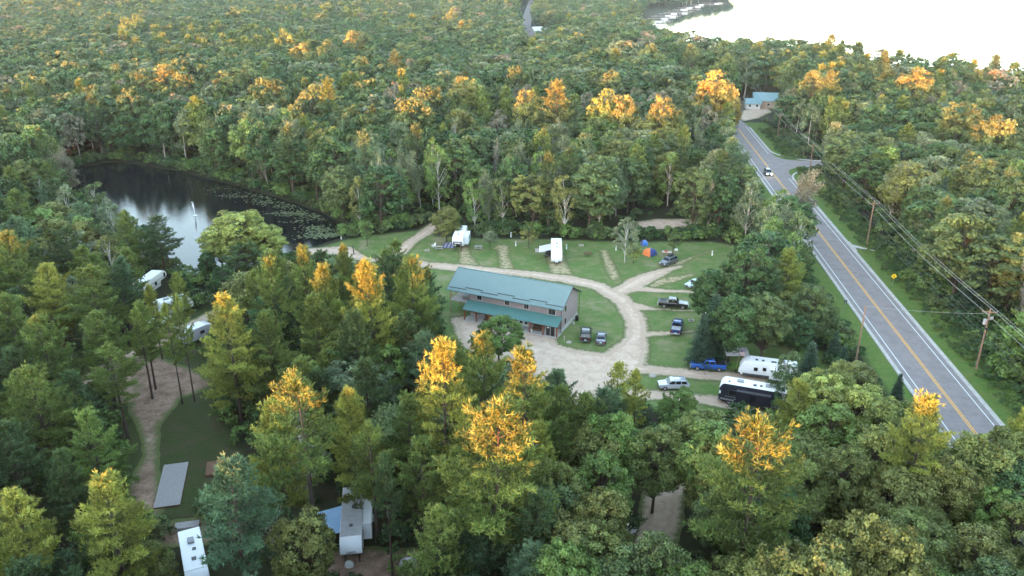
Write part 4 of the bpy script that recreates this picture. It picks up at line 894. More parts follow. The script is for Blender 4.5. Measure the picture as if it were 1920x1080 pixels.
def window(x, z, w_, h_, face='front', y=1.9):
    p = .03
    if face == 'front':
        f = B(); f.box(x - w_ / 2 - .14, x + w_ / 2 + .14, y - p - .02, y - .002, z - h_ / 2 - .14, z + h_ / 2 + .14); f = f.obj('window', 'trim_tan', bl)
        for s_ in (-1, 1): B().box(x + s_ * w_ / 4 - w_ / 4 + .02, x + s_ * w_ / 4 + w_ / 4 - .02, y - p - .035, y - p - .022, z - h_ / 2, z + h_ / 2).obj('pane', 'glass', f)
    else:
        f = B(); f.box(-.098, -.1 + p + .02, x - w_ / 2 - .1, x + w_ / 2 + .1, z - h_ / 2 - .1, z + h_ / 2 + .1); f = f.obj('window', 'trim_tan', bl)
        for s_ in (-1, 1): B().box(-.1 + p + .022, -.1 + p + .035, x + s_ * w_ / 4 - w_ / 4 + .02, x + s_ * w_ / 4 + w_ / 4 - .02, z - h_ / 2, z + h_ / 2).obj('pane', 'glass', f)
for x in (-16.7, -10.9, -7.0): window(x, 4.25, .95, .85)
window(-1.9, 4.2, 1.35, 1.25)
window(4.0, 4.2, .9, 1.15, 'side'); window(4.0, 1.75, .8, 1.15, 'side')
b = B(); b.box(-18.75, -.04, 1.84, 10.46, 0, .85); b.obj('foundation', 'concrete', bl)
B().box(-19.1, .05, -.35, 1.838, 0, .14).obj('porch_slab', 'concrete', bl)
for x in (-18.9, -16.4, -13.7, -8.6, -5.4, -2.8, -.1):
    p = B(); p.box(x - .11, x + .11, -.22, 0, .142, 2.30); p = p.obj('post', 'red_wood', bl)
    if -18 < x < -.5:
        for s_ in (-1, 1): B().prism([(x + s_ * .112, 1.72), (x + s_ * .112, 1.9), (x + s_ * .52, 2.30), (x + s_ * .70, 2.30)], -.17, -.05).obj('brace', 'red_wood', p)
B().box(-19.0, 0, -.21, -.01, 2.302, 2.38).obj('beam', 'red_wood', bl)
for x, w_ in ((-17.2, 1.0), (-15.3, 1.2), (-12.4, 1.4), (-10.0, 1.2)): B().box(x - w_ / 2, x + w_ / 2, 1.80, 1.836, 1.0, 2.2).obj('porch_window', 'glass', bl)
for x in (-8.0, -7.0):
    d_ = B(); d_.box(x - .48, x + .48, 1.78, 1.837, .142, 2.3); d_ = d_.obj('door', 'white', bl); B().box(x - .3, x + .3, 1.765, 1.778, .7, 2.05).obj('door_pane', 'glass', d_)
d_ = B(); d_.box(-2.35, -.4, -.06, 0.02, .142, 2.28); d_ = d_.obj('glass_entrance', 'trim_tan', bl)
for x in (-2.22, -1.33): B().box(x, x + .78, -.085, -.062, .25, 2.16).obj('entrance_pane', 'glass', d_)
B().box(-2.05, -1.6, -.10, -.087, 1.72, 1.92).obj('notice', 'white', d_)
for x in (-14.6, -12.0, -4.6): B().box(x - .8, x + .8, 1.0, 1.7, .142, .55).box(x - .8, x + .8, 1.55, 1.7, .55, 1.05).obj('porch_bench', 'deck_brown', bl)
for x, y in ((-.02, 1.80), (-18.8, 1.80), (.16, 10.7)): B().bar((x, y, .3), (x, y, 5.0), .05, 6).obj('downspout', 'trim_dark', bl)
B().bar((.16, 10.7, 5.0), (.35, 11.0, 5.1), .05, 6).obj('downspout', 'trim_dark', bl)
# upper deck under the left end of the roof
dk = B(); dk.box(-23.25, -18.72, 2.2, 10.0, 2.48, 2.56); dk = dk.obj('upper_deck', 'trim_tan', bl)
for i in range(15): B().box(-23.25 + i * .302, -23.25 + i * .302 + .28, 2.2, 10.0, 2.562, 2.60).obj('deck_board', 'trim_tan', dk)
for x, y in ((-23.15, 2.3), (-23.15, 6.1), (-23.15, 9.9), (-20.9, 9.9)): B().box(x - .09, x + .09, y - .09, y + .09, 0, 5.0 if y < 9 or 1 else 5).obj('deck_post', 'wood_tan', bl)
for z in (2.9, 3.25, 3.6): B().box(-23.19, -23.11, 2.41, 9.8, z, z + .06).obj('railing', 'wood_tan', bl); B().box(-23.0, -18.75, 9.87, 9.93, z, z + .06).obj('railing', 'wood_tan', bl); B().box(-23.0, -18.75, 2.24, 2.30, z, z + .06).obj('railing', 'wood_tan', bl) if z > 3.5 else None
def at_b(x, y, z=0):
    v = Matrix.Rotation(R(-24.7), 3, 'Z') @ Vector((x, y, 0)); return (bx0 + v.x, by0 + v.y, z)
o = B().box(-1.0, 1.0, -.8, .8, 0, .5, .1).box(-.95, .95, -.75, .75, .5, .58, .03).obj('hot_tub', 'grey', None, loc=at_b(-20.4, 4.4, 2.60), rot=(0, 0, R(-24.7))); tag(o, 'grey covered tub standing on the upper deck', 'hot tub')
o = B().bar((0, 0, 0), (0, 0, .5), .18, 10, .22).obj('bucket', 'white', None, loc=at_b(-5.3, .25, .142)); tag(o, 'white bucket on the porch by a red post', 'bucket')
o = B().bar((0, 0, 0), (0, 0, .95), .33, 12).bar((0, 0, .95), (0, 0, 1.02), .30, 12).obj('rain_barrel', 'black', None, loc=at_b(.55, 8.6)); tag(o, 'black barrel beside the gable wall of the camp building', 'barrel')
o = B().bar((0, 0, 0), (0, 0, .4), .35, 10, .25).obj('planter', 'stone', None, loc=at_b(.5, 6.9)); tag(o, 'low stone planter by the gable wall foundation', 'planter')
e = empty('marker_post', *at_b(1.6, -.7), 0, 'red and white banded post at the building corner', 'post')
for i in range(6): B().bar((0, 0, i * .22), (0, 0, i * .22 + .218), .055, 8).obj('band', 'red' if i % 2 else 'white', e)
def rock(x, y, r, label, m='stone', z=0.0):
    rg = random.Random(int(x * 31 + y * 17)); bb = B(); bmesh.ops.create_icosphere(bb.bm, subdivisions=2, radius=r)
    for v in bb.bm.verts: v.co = Vector((v.co.x * 1.25, v.co.y, max(v.co.z, -.3 * r) * .75)) * rg.uniform(.82, 1.12)
    tag(bb.obj('boulder', m, None, loc=(x, y, r * .2 + z)), label, 'rock')
q = at_b(2.6, -.9); rock(q[0], q[1], .42, 'pale boulder on the grass beside the banded post')
q = G(1224, 706); rock(q[0], q[1], .55, 'pale boulder beside the drive near the silver car')
# ---------------------------------------------------------------- vehicles
def paint(name, col, rough=.28, metal=.25): M[name] = plain(name, col, rough, metal=metal, spec=.5, coat=.6); return name
paint('car_black', (.012, .012, .014)); paint('car_blue', (.018, .105, .42)); paint('car_navy', (.012, .045, .16)); paint('car_silver', (.46, .48, .52)); paint('car_white', (.78, .78, .80), metal=0); paint('car_grey', (.13, .14, .16)); paint('car_ice', (.42, .52, .58))
M['lamp_red'] = plain('lamp_red', (.35, .015, .015), .3); M['lamp_clear'] = plain('lamp_clear', (.75, .75, .73), .2); M['plate'] = plain('plate', (.75, .75, .75), .5)
M['lamp_lit'] = plain('lamp_lit', (.9, .85, .7), .3, emit=((1, .86, .62), 6.0)); M['rim'] = plain('rim', (.42, .42, .44), .35, metal=.8)
def wheel(par, x, y, r=.37, w_=.25):
    s_ = 1 if y > 0 else -1; e = B(); e.bar((0, -w_ / 2, 0), (0, w_ / 2, 0), r, 18); e = e.obj('wheel', 'rubber', par, smooth=True, loc=(x, y, r))
    g = B(); g.bar((0, s_ * (w_ / 2 - .02), 0), (0, s_ * (w_ / 2 + .012), 0), r * .64, 12, r * .58 if s_ > 0 else r * .64); g.obj('rim', 'rim', e)
def car(name, label, cat, rear, front, col, kind, tonneau=None, lit=False, rack=None, loc=None, head=None, group=None):
    if loc is None:
        A, Bq = G(*rear), G(*front); loc = ((A[0] + Bq[0]) / 2, (A[1] + Bq[1]) / 2); head = math.atan2(Bq[1] - A[1], Bq[0] - A[0])
    e = empty(name, loc[0], loc[1], .07 if not lit else .105, head, label, cat, group)
    S = dict(pickup=dict(L=2.9, w=.98, st=[(2.9, .62, .95), (2.72, .42, 1.05), (1.25, .40, 1.20), (.9, .40, 1.24), (-1.05, .40, 1.24), (-2.82, .46, 1.24), (-2.9, .55, 1.15)], cab=(1.10, .45, -.95, -1.12, 1.22, 1.92), wh=(1.85, -1.75), r=.41),
             suv=dict(L=2.4, w=.95, st=[(2.4, .55, .85), (2.25, .36, .98), (1.15, .34, 1.08), (-2.1, .34, 1.10), (-2.32, .40, 1.08), (-2.4, .5, .95)], cab=(1.20, .45, -1.85, -2.25, 1.08, 1.74), wh=(1.48, -1.40), r=.37),
             van=dict(L=2.55, w=1.0, st=[(2.55, .5, .85), (2.4, .30, 1.0), (1.5, .28, 1.12), (-2.35, .28, 1.14), (-2.5, .36, 1.1), (-2.55, .5, .98)], cab=(1.62, .75, -2.15, -2.45, 1.12, 1.80), wh=(1.55, -1.5), r=.36),
             sedan=dict(L=2.3, w=.90, st=[(2.3, .5, .72), (2.15, .32, .82), (1.0, .30, .95), (-1.55, .30, 1.0), (-2.2, .34, .96), (-2.3, .45, .85)], cab=(1.0, .25, -1.0, -1.70, .96, 1.45), wh=(1.4, -1.35), r=.33))[kind]
    w_ = S['w']; rings = []
    for x, zb, zt in S['st']:
        k = .90 if abs(x) > S['L'] - .25 else 1.0; ww = w_ * k
        rings.append([(x, -ww * .94, zb), (x, -ww, zb + .22), (x, -ww, zt - .20), (x, -ww * .90, zt), (x, ww * .90, zt), (x, ww, zt - .20), (x, ww, zb + .22), (x, ww * .94, zb)])
    B().loft(rings).obj('body', col, e, smooth=True)
    f0, f1, r1, r0, zb, zt = S['cab']; wb, wt = w_ * .93, w_ * .72
    def ring(x, z, hw): return (x, hw, z)
    cb = B(); cb.loft([[(f0, -wb, zb - .05), (f0, wb, zb - .05), (r0, wb, zb - .05), (r0, -wb, zb - .05)], [(f1 + .08, -wt - .05, zt - .10), (f1 + .08, wt + .05, zt - .10), (r1 - .05, wt + .05, zt - .10), (r1 - .05, -wt - .05, zt - .10)], [(f1 - .12, -wt + .05, zt), (f1 - .12, wt - .05, zt), (r1 + .12, wt - .05, zt), (r1 + .12, -wt + .05, zt)]])
    cb = cb.obj('cab', col, e, smooth=True)
    def lerp(a, b_, t): return tuple(p + (q - p) * t for p, q in zip(a, b_))
    def pane(nm, p00, p10, p11, p01, off):   # bottom-left, bottom-right, top-right, top-left
        q = [lerp(lerp(p00, p10, u_), lerp(p01, p11, u_), v_) for u_, v_ in ((.07, .12), (.93, .12), (.93, .90), (.07, .90))]
        q = [tuple(c + d_ for c, d_ in zip(p, off)) for p in q]; B().quad(*q).obj(nm, 'glass', cb)
    zc = zt - .10; zl = zb + .0
    pane('windscreen', (f0, wb, zl), (f0, -wb, zl), (f1 + .08, -wt - .05, zc), (f1 + .08, wt + .05, zc), (.022, 0, .022))
    pane('rear_window', (r0, -wb, zl), (r0, wb, zl), (r1 - .05, wt + .05, zc), (r1 - .05, -wt - .05, zc), (-.022, 0, .02))
    ns = 3 if kind in ('van', 'suv') else 2
    for s_ in (-1, 1):
        for i in range(ns):
            a0, a1 = i / ns, (i + 1) / ns
            lo = lambda t: (f0 - .12 + (r0 - f0 + .2) * t, s_ * wb, zl); hi = lambda t: (f1 + (r1 - f1) * t, s_ * (wt + .05), zc)
            pane('side_window', lo(a0), lo(a1), hi(a1), hi(a0), (0, s_ * .022, .012))
    for x in S['wh']:
        for s_ in (-1, 1): wheel(e, x, s_ * (w_ - .10), S['r'])
    L_ = S['L']; zh = S['st'][0][2]
    for s_ in (-1, 1):
        B().box(L_ - .12, L_ + .02, s_ * w_ * .62 - .17, s_ * w_ * .62 + .17, zh - .20, zh - .04, .02).obj('headlight', 'lamp_lit' if lit else 'lamp_clear', e)
        zr = S['st'][-1][2]; B().box(-L_ - .02, -L_ + .10, s_ * w_ * .72 - .10, s_ * w_ * .72 + .10, zr - .30, zr - .02, .02).obj('tail_light', 'lamp_red', e)
        B().box(f0 - .35, f0 - .17, s_ * w_ - .02 if s_ > 0 else -w_ - .18, s_ * w_ + .18 if s_ > 0 else -w_ + .02, zb - .02, zb + .15, .03).obj('mirror', col if kind != 'pickup' else 'black', e)
    B().box(L_ - .05, L_ + .08, -w_ * .88, w_ * .88, S['st'][0][1] - .22, S['st'][0][1] + .05, .04).obj('bumper', 'dark_grey' if kind != 'pickup' else 'metal', e)
    B().box(-L_ - .10, -L_ + .04, -w_ * .88, w_ * .88, S['st'][-1][1] - .18, S['st'][-1][1] + .06, .04).obj('bumper', 'dark_grey' if kind != 'pickup' else 'metal', e)
    B().box(-L_ - .125, -L_ - .102 if kind == 'pickup' else -L_ - .03, -.18, .18, .62, .76).obj('licence_plate', 'plate', e)
    B().box(L_ + .0, L_ + .03, -w_ * .42, w_ * .42, zh - .24, zh - .06).obj('grille', 'black', e)
    if kind == 'pickup':
        B().box(-2.74, -1.20, -w_ * .80, w_ * .80, 1.242, 1.262 if not tonneau else 1.29).obj('bed_cover' if tonneau else 'bed', tonneau or 'black', e)
        if not tonneau:
            for s_ in (-1, 1): B().box(-2.80, -1.16, s_ * w_ * .88 - .06, s_ * w_ * .88 + .06, 1.243, 1.33, .02).obj('bed_rail', col, e)
            B().box(-2.88, -2.78, -w_ * .86, w_ * .86, 1.243, 1.33, .02).obj('tailgate', col, e)
    if rack:
        for s_ in (-1, 1): B().bar((f1 - .3, s_ * .52, zt + .05), (r1 + .3, s_ * .52, zt + .05), .022, 6).obj('roof_rail', 'black', cb)
        if rack == 'box': B().box(-1.4, .2, -.42, .42, zt + .08, zt + .40, .10).obj('roof_box', 'black', cb)
    return e
car('pickup_truck', 'black crew-cab pickup truck with open bed on a gravel spur', 'pickup truck', (1236, 574), (1288, 578), 'car_black', 'pickup')
car('pickup_truck', 'navy blue pickup truck with grey bed cover, tailgate to the lawn', 'pickup truck', (1266, 631), (1272, 607), 'car_navy', 'pickup', tonneau='grey')
bt = car('pickup_truck', 'bright blue pickup truck hitched to the white travel trailer', 'pickup truck', (1360, 694), (1294, 690), 'car_blue', 'pickup', tonneau='black')
car('suv_car', 'silver SUV parked on the grass below the blue pickup truck', 'car', (1290, 728), (1234, 728), 'car_silver', 'suv', rack='rail')
car('minivan', 'black minivan with pale roof parked beside the camp building', 'van', (1097, 646), (1099, 620), 'car_black', 'van')
car('sedan_car', 'small dark car parked next to the black minivan', 'car', (1126, 649), (1128, 629), 'car_grey', 'sedan')
car('suv_car', 'dark grey SUV with black roof box near the tent', 'car', (1266, 490), (1240, 501), 'car_grey', 'suv', rack='box')
car('sedan_car', 'pale blue car half hidden by the dark tree clump', 'car', (1318, 533), (1288, 541), 'car_ice', 'sedan')
q = road_at(132, -1.9); car('suv_car', 'dark grey SUV with lit headlights driving on the highway', 'car', None, None, 'car_grey', 'suv', lit=True, loc=q, head=math.atan2(-RD[1], -RD[0]))
q = G(1022, 850); car('sedan_car', 'white car glimpsed between the front pines and oaks', 'car', None, None, 'car_white', 'sedan', loc=q, head=R(170))
q = G(1160, 1012); car('suv_car', 'white SUV parked under the oaks beside the gravel lane', 'car', None, None, 'car_white', 'suv', loc=q, head=R(40))
q = G(1345, 598); car('suv_car', 'white SUV tucked behind the spruce in the dark clump', 'car', None, None, 'car_white', 'suv', loc=q, head=R(185))

# ---- campers
M['camper_white'] = plain('camper_white', (.80, .80, .81), .42, noise=.03, nscale=1); M['camper_beige'] = plain('camper_beige', (.62, .58, .53), .5, noise=.05, nscale=1); M['camper_roof'] = plain('camper_roof', (.82, .82, .82), .6, noise=.06, nscale=1.5)
M['roof_old'] = plain('roof_old', (.42, .40, .40), .8, noise=.25, nscale=1.2); M['coach_dark'] = plain('coach_dark', (.030, .030, .045), .25, metal=.2, coat=.6); M['coach_grey'] = plain('coach_grey', (.23, .23, .27), .35, metal=.3); M['awning_blue'] = plain('awning_blue', (.30, .46, .66), .7, noise=.15, nscale=1); M['awning_grey'] = plain('awning_grey', (.50, .48, .50), .7)
M['teal_glass'] = plain('teal_glass', (.05, .16, .15), .08, spec=.6); M['camper_green'] = plain('camper_green', (.45, .55, .48), .6, noise=.2, nscale=1.5)
def camper(name, label, cat, p_rear, p_front, zr, prof, body='camper_white', roof='camper_roof', halfw=1.22, floor=.55, wheels=(), wr=.36, windows=(), vents=(), ac=(), slide=None, awning=None, door=None, skirt='dark_grey', stripe=None, px=True, nose_z=None, roof_pts=None):
    """a camper from its side profile; local +x is the front. windows: (side, x, z, w, h)"""
    A, Bq = (G(*p_rear, zr), G(*p_front, zr)) if px else (p_rear, p_front)
    hd = math.atan2(Bq[1] - A[1], Bq[0] - A[0]); e = empty(name, (A[0] + Bq[0]) / 2, (A[1] + Bq[1]) / 2, .07, hd, label, cat)
    b = B(); b.prism(prof, -halfw, halfw, bev=.07); body_o = b.obj('body', body, e, smooth=True)
    rp = roof_pts; g = B()
    for i in range(len(rp) - 1):
        (x0, z0), (x1, z1) = rp[i], rp[i + 1]; g.prism([(x0, z0 + .012), (x1, z1 + .012), (x1, z1 + .05), (x0, z0 + .05)], -halfw + .06, halfw - .06)
    roof_o = g.obj('roof', roof, e)
    zt = max(z for x, z in rp) + .05
    for x, y, s_ in vents: B().box(x - s_ / 2, x + s_ / 2, y - s_ / 2, y + s_ / 2, zt, zt + .12, .03).obj('roof_vent', 'dark_grey', roof_o)
    for x, y in ac: B().box(x - .5, x + .5, y - .35, y + .35, zt, zt + .30, .08).obj('air_conditioner', 'grey', roof_o)
    for sd, x, z, w_, h_ in windows:
        y = sd * (halfw + .004); f = B(); f.box(x - w_ / 2 - .04, x + w_ / 2 + .04, min(y, y + sd * .03), max(y, y + sd * .03), z - h_ / 2 - .04, z + h_ / 2 + .04); f = f.obj('window', 'dark_grey', e)
        y2 = y + sd * .032; B().box(x - w_ / 2, x + w_ / 2, min(y2, y2 + sd * .01), max(y2, y2 + sd * .01), z - h_ / 2, z + h_ / 2).obj('pane', 'glass', f)
    for x in wheels:
        for s_ in (-1, 1): wheel(e, x, s_ * (halfw - .16), wr, .26)
    if skirt: xs = [p[0] for p in prof]; zs = min(p[1] for p in prof); B().box(min(xs) + .15, max(x for x, z in prof if z < zs + .05) - .1, -halfw + .1, halfw - .1, zs - .16, zs - .002).obj('chassis', skirt, e)
    if slide:
        sd, x0, x1, z0, z1, dep = slide; y = sd * halfw; s_ = B(); s_.box(x0, x1, min(y + sd * .003, y + sd * dep), max(y + sd * .003, y + sd * dep), z0, z1, .03); s_ = s_.obj('slide_out', body, e)
        y2 = y + sd * (dep + .003); B().box((x0 + x1) / 2 - .45, (x0 + x1) / 2 + .45, min(y2, y2 + sd * .02), max(y2, y2 + sd * .02), z0 + .55, z1 - .35).obj('window', 'glass', s_)
        B().box(x0, x1, min(y + sd * .01, y + sd * (dep + .05)), max(y + sd * .01, y + sd * (dep + .05)), z1 + .004, z1 + .03).obj('slide_topper', 'dark_grey' if body == 'coach_dark' else 'camper_roof', s_)
    if awning:
        sd, x0, x1, ext, z0, z1, m_ = awning; y = sd * (halfw + .01); a = B(); a.loft([[(x0, y, z0), (x1, y, z0), (x1, y, z0 - .02), (x0, y, z0 - .02)], [(x0, y + sd * ext, z1), (x1, y + sd * ext, z1), (x1, y + sd * ext, z1 - .02), (x0, y + sd * ext, z1 - .02)]]); a = a.obj('awning', m_, e)
        for x in (x0 + .05, x1 - .05): B().bar((x, y + sd * ext, z1), (x, y + sd * .05, 1.0), .025, 6).obj('awning_arm', 'metal', a)
        B().bar((x0, y + sd * ext, z1), (x1, y + sd * ext, z1), .06, 8).obj('awning_roller', 'white', a)
    if door: sd, x = door; y = sd * (halfw + .004); B().box(x - .33, x + .33, min(y, y + sd * .03), max(y, y + sd * .03), floor + .1, floor + 2.0).obj('door', 'camper_white' if body != 'camper_white' else 'awning_grey', e)
    if stripe:
        for sd in (-1, 1):
            for x0, x1, z0, z1, m_ in stripe: y = sd * (halfw + .003); B().quad((x0, y, z0), (x1, y, z0), (x1, y, z1), (x0, y, z1)).obj('side_stripe', m_, e)
    return e
def hitch(e, x, tanks=2, z=.5, cover='white', L=1.2):
    h = B(); 
    for s_ in (-1, 1): h.bar((x, s_ * .6, z), (x + L, 0, z), .05, 6)
    h.bar((x + L * .75, 0, .02), (x + L * .75, 0, z + .35), .05, 6); h.obj('tow_frame', 'black', e)
    for i in range(tanks): B().bar((x + .35, (i - (tanks - 1) / 2) * .36, z + .03), (x + .35, (i - (tanks - 1) / 2) * .36, z + .55), .16, 10).ball((x + .35, (i - (tanks - 1) / 2) * .36, z + .55), .16, (1, 1, .5)).obj('gas_bottle', cover, e, smooth=True)
def tt_prof(L, zt=3.05, zf=.62): h = L / 2; return [(-h, zf), (h - .35, zf), (h, 1.15), (h - .05, 1.75), (h - .40, 2.45), (h - 1.0, zt - .12), (h - 1.5, zt), (-h + .15, zt), (-h, zt - .2)]
def tt_roof(L, zt=3.05): h = L / 2; return [(-h + .15, zt), (h - 1.5, zt)]
def fw_prof(L, zt=3.65): h = L / 2; return [(-h, .75), (h - 2.6, .75), (h - 2.35, 1.75), (h - .35, 1.85), (h, 2.2), (h - .12, 2.8), (h - .75, zt - .12), (h - 1.3, zt), (-h + .15, zt - .15), (-h, zt - .4)]
def fw_roof(L, zt=3.65): h = L / 2; return [(-h + .2, zt - .15), (h - 1.3, zt)]
e = camper('travel_trailer', 'white travel trailer with slide-out hitched behind the blue pickup truck', 'trailer', (1492, 684), (1392, 671), 3.1, tt_prof(9.0), windows=((1, 1.9, 1.9, .55, .55), (1, .55, 2.05, .5, .55), (-1, 2.5, 1.9, .7, .6)), vents=((1.9, .2, .42), (.9, .25, .42), (-.6, .3, .42), (-1.0, .3, .42)), ac=((-2.0, 0),), slide=(1, -2.6, -.3, .75, 2.5, .75), wheels=(-.6, -1.4), roof_pts=tt_roof(9.0), stripe=((-4.4, 3.9, .65, .98, 'dark_grey'),), door=(-1, .6))
hitch(e, 4.1, 2)
e = camper('motorhome', 'long dark class A motorhome with bright white roof', 'motorhome', (1492, 735), (1352, 711), 3.6, [(-5.6, .45), (5.1, .45), (5.55, .75), (5.6, 1.45), (5.45, 2.75), (5.15, 3.35), (4.8, 3.55), (-5.5, 3.55), (-5.6, 3.4)], body='coach_dark', halfw=1.27, windows=((1, 3.5, 2.2, 1.1, .8), (1, -3.2, 2.3, .9, .6), (1, 0.1, 2.3, .9, .6)), vents=((.4, .3, .5), (-.5, .2, .4), (4.2, .4, .3)), ac=((2.6, -.1), (-1.6, -.1)), slide=(1, -2.2, 2.9, 1.0, 2.9, .6), wheels=(3.9, -3.0, -3.9), wr=.48, roof_pts=[(-5.5, 3.55), (4.8, 3.55)], skirt='black')
B().prism([(5.45, 1.55), (5.62, 1.55), (5.47, 2.72), (5.32, 2.72)], -1.08, 1.08).obj('windscreen', 'teal_glass', e); B().prism([(4.6, 3.56), (4.95, 3.60), (5.35, 3.25), (5.55, 2.80), (5.48, 2.78), (5.18, 3.22), (4.85, 3.5), (4.6, 3.52)], -1.2, 1.2, bev=.03).obj('front_cap', 'camper_white', e)
for sd in (-1, 1):
    y = sd * 1.276
    for i, (x0, x1, z0, z1, dz) in enumerate(((3.2, 5.3, .75, 1.05, .15), (-1.5, 3.2, .95, 1.12, .35), (-5.2, -1.0, .75, 1.0, .5), (2.0, 4.6, 1.35, 1.45, .2))): B().quad((x0, y, z0), (x1, y, z0 + dz * .3), (x1, y, z1 + dz * .3), (x0, y, z1)).obj('side_swoosh', 'coach_grey', e)
    B().box(5.25, 5.5, sd * 1.50 - .08, sd * 1.50 + .08, 1.9, 2.35, .03).bar((5.35, sd * 1.24, 2.3), (5.4, sd * 1.5, 2.3), .025).obj('mirror', 'camper_white', e); B().box(5.50, 5.625, sd * .95 - .2, sd * .95 + .2, .85, 1.1, .03).obj('headlight', 'lamp_clear', e)
B().box(5.55, 5.68, -1.2, 1.2, .42, .75, .05).obj('bumper', 'coach_grey', e)
e = camper('fifth_wheel_trailer', 'white fifth-wheel trailer with grey nose beside the white chair', 'trailer', (866, 424), (858, 445), 3.6, fw_prof(9.6), windows=((1, -1, 2.0, .8, .6), (1, 2.6, 2.6, .6, .5)), vents=((-1, .2, .4), (2.4, 0, .4)), ac=((-2.6, 0),), slide=(1, -2.5, 1.4, .9, 2.9, .95), wheels=(-.6, -1.45), roof_pts=fw_roof(9.6))
B().prism([(4.73, 1.95), (4.86, 2.2), (4.745, 2.75), (4.70, 2.75)], -1.05, 1.05).obj('nose_panel', 'dark_grey', e); B().prism([(4.78, 2.28), (4.865, 2.3), (4.84, 2.42), (4.76, 2.42)], -.7, .7).obj('nose_stripe', 'camper_white', e)
for s_ in (-1, 1): B().bar((3.9, s_ * .8, 0), (3.9, s_ * .8, 1.8), .06).obj('landing_leg', 'black', e)
B().box(3.0, 3.6, -.5, .5, 1.0, 1.7).obj('pin_box', 'black', e)
e = camper('travel_trailer', 'white travel trailer with grey awning and two gas bottles at its nose', 'trailer', (1043, 447), (1044, 473), 3.0, tt_prof(9.4, 2.95), windows=((-1, 0, 1.9, .8, .6), (1, 1, 1.9, .7, .6)), vents=((1.5, .1, .4), (-1, .1, .4)), ac=(), wheels=(-.4, -1.2), roof_pts=tt_roof(9.4, 2.95), awning=(-1, -1.5, 2.6, 2.6, 2.75, 2.15, 'awning_grey'), door=(-1, 1.6)); hitch(e, 4.3, 2)
B().quad((4.66, -.7, 1.9), (4.66, .7, 1.9), (4.58, .7, 2.02), (4.58, -.7, 2.02)).obj('nose_stripe', 'awning_grey', e)
e = camper('fifth_wheel_trailer', 'big white fifth-wheel trailer with pale blue awning under the front pines', 'trailer', (662, 915), (657, 1016), 3.6, fw_prof(11.0), roof='roof_old', halfw=1.25, windows=((1, 1.5, 2.0, .8, .6),), vents=((-1, .2, .4), (2.4, 0, .4)), slide=(1, -3.2, 1.6, .9, 3.1, 1.0), wheels=(-.6, -1.45), roof_pts=fw_roof(11.0), awning=(-1, -2.6, 2.4, 3.0, 2.9, 2.2, 'awning_blue'))
B().prism([(5.44, 2.28), (5.505, 2.25), (5.46, 2.50), (5.42, 2.5)], -.55, .55).obj('nose_panel', 'awning_grey', e)
sw = B(); 
for y0, y1, z0, z1 in ((-.45, -.1, 2.32, 2.38), (-.15, .18, 2.36, 2.47), (.1, .42, 2.43, 2.49), (-.3, 0, 2.29, 2.33)): sw.quad((5.512, y0, z0), (5.512, y1, z0 + .03), (5.50, y1, z1), (5.506, y0, z0 + .02))
sw.obj('nose_emblem', 'black', e)
for s_ in (-1, 1): B().bar((4.4, s_ * .8, 0), (4.4, s_ * .8, 1.8), .06).obj('landing_leg', 'black', e)
camper('travel_trailer', 'white-roofed trailer with grey steps near the grey wooden platform', 'trailer', (352, 985), (372, 1092), 3.0, tt_prof(9.0, 2.95), roof='camper_roof', windows=((1, 1, 1.9, .7, .6),), vents=((1.2, 0, .5), (-.5, .2, .4)), ac=((-2, 0),), wheels=(-.4, -1.2), roof_pts=tt_roof(9.0, 2.95))
camper('fifth_wheel_trailer', 'beige fifth-wheel trailer with dark end window near the pond', 'trailer', (255, 535), (303, 503), 3.4, fw_prof(8.6, 3.5), body='camper_beige', roof='camper_roof', windows=((-1, 3.4, 2.5, .5, .9), (-1, 0, 1.9, .8, .6)), wheels=(-.6, -1.4), roof_pts=fw_roof(8.6, 3.5), stripe=((-4, 2.4, 1.35, 1.45, 'dark_grey'), (-3, 3.6, 2.2, 2.28, 'dark_grey')))
camper('travel_trailer', 'white travel trailer parked behind the two bare pine trunks', 'trailer', (296, 566), (346, 553), 3.1, tt_prof(7.2), windows=((-1, .5, 1.9, .8, .6), (-1, -1.8, 1.9, .8, .6)), vents=((1, 0, .4),), ac=((-1, 0),), wheels=(-.3, -1.1), roof_pts=tt_roof(7.2), stripe=((-3.4, 3.0, 1.2, 1.32, 'grey'),))
camper('travel_trailer', 'small greenish white old trailer beside the camp lane', 'trailer', (283, 602), (316, 596), 2.6, tt_prof(4.8, 2.5, .55), body='camper_green', roof='camper_roof', windows=((-1, 0, 1.6, .8, .5),), wheels=(-.3,), roof_pts=tt_roof(4.8, 2.5))
camper('travel_trailer', 'pale grey trailer with flat white roof by the camp lane', 'trailer', (342, 622), (390, 602), 2.7, tt_prof(6.0, 2.7, .55), body='awning_grey', roof='camper_roof', windows=((-1, .4, 1.7, .8, .5),), wheels=(-.3,), roof_pts=tt_roof(6.0, 2.7))
camper('travel_trailer', 'white camper roof showing between the orange-topped front pines', 'trailer', (868, 748), (900, 734), 2.8, tt_prof(5.5, 2.7, .55), windows=((-1, .4, 1.7, .8, .5),), wheels=(-.3,), roof_pts=tt_roof(5.5, 2.7), vents=((0, 0, .4),))
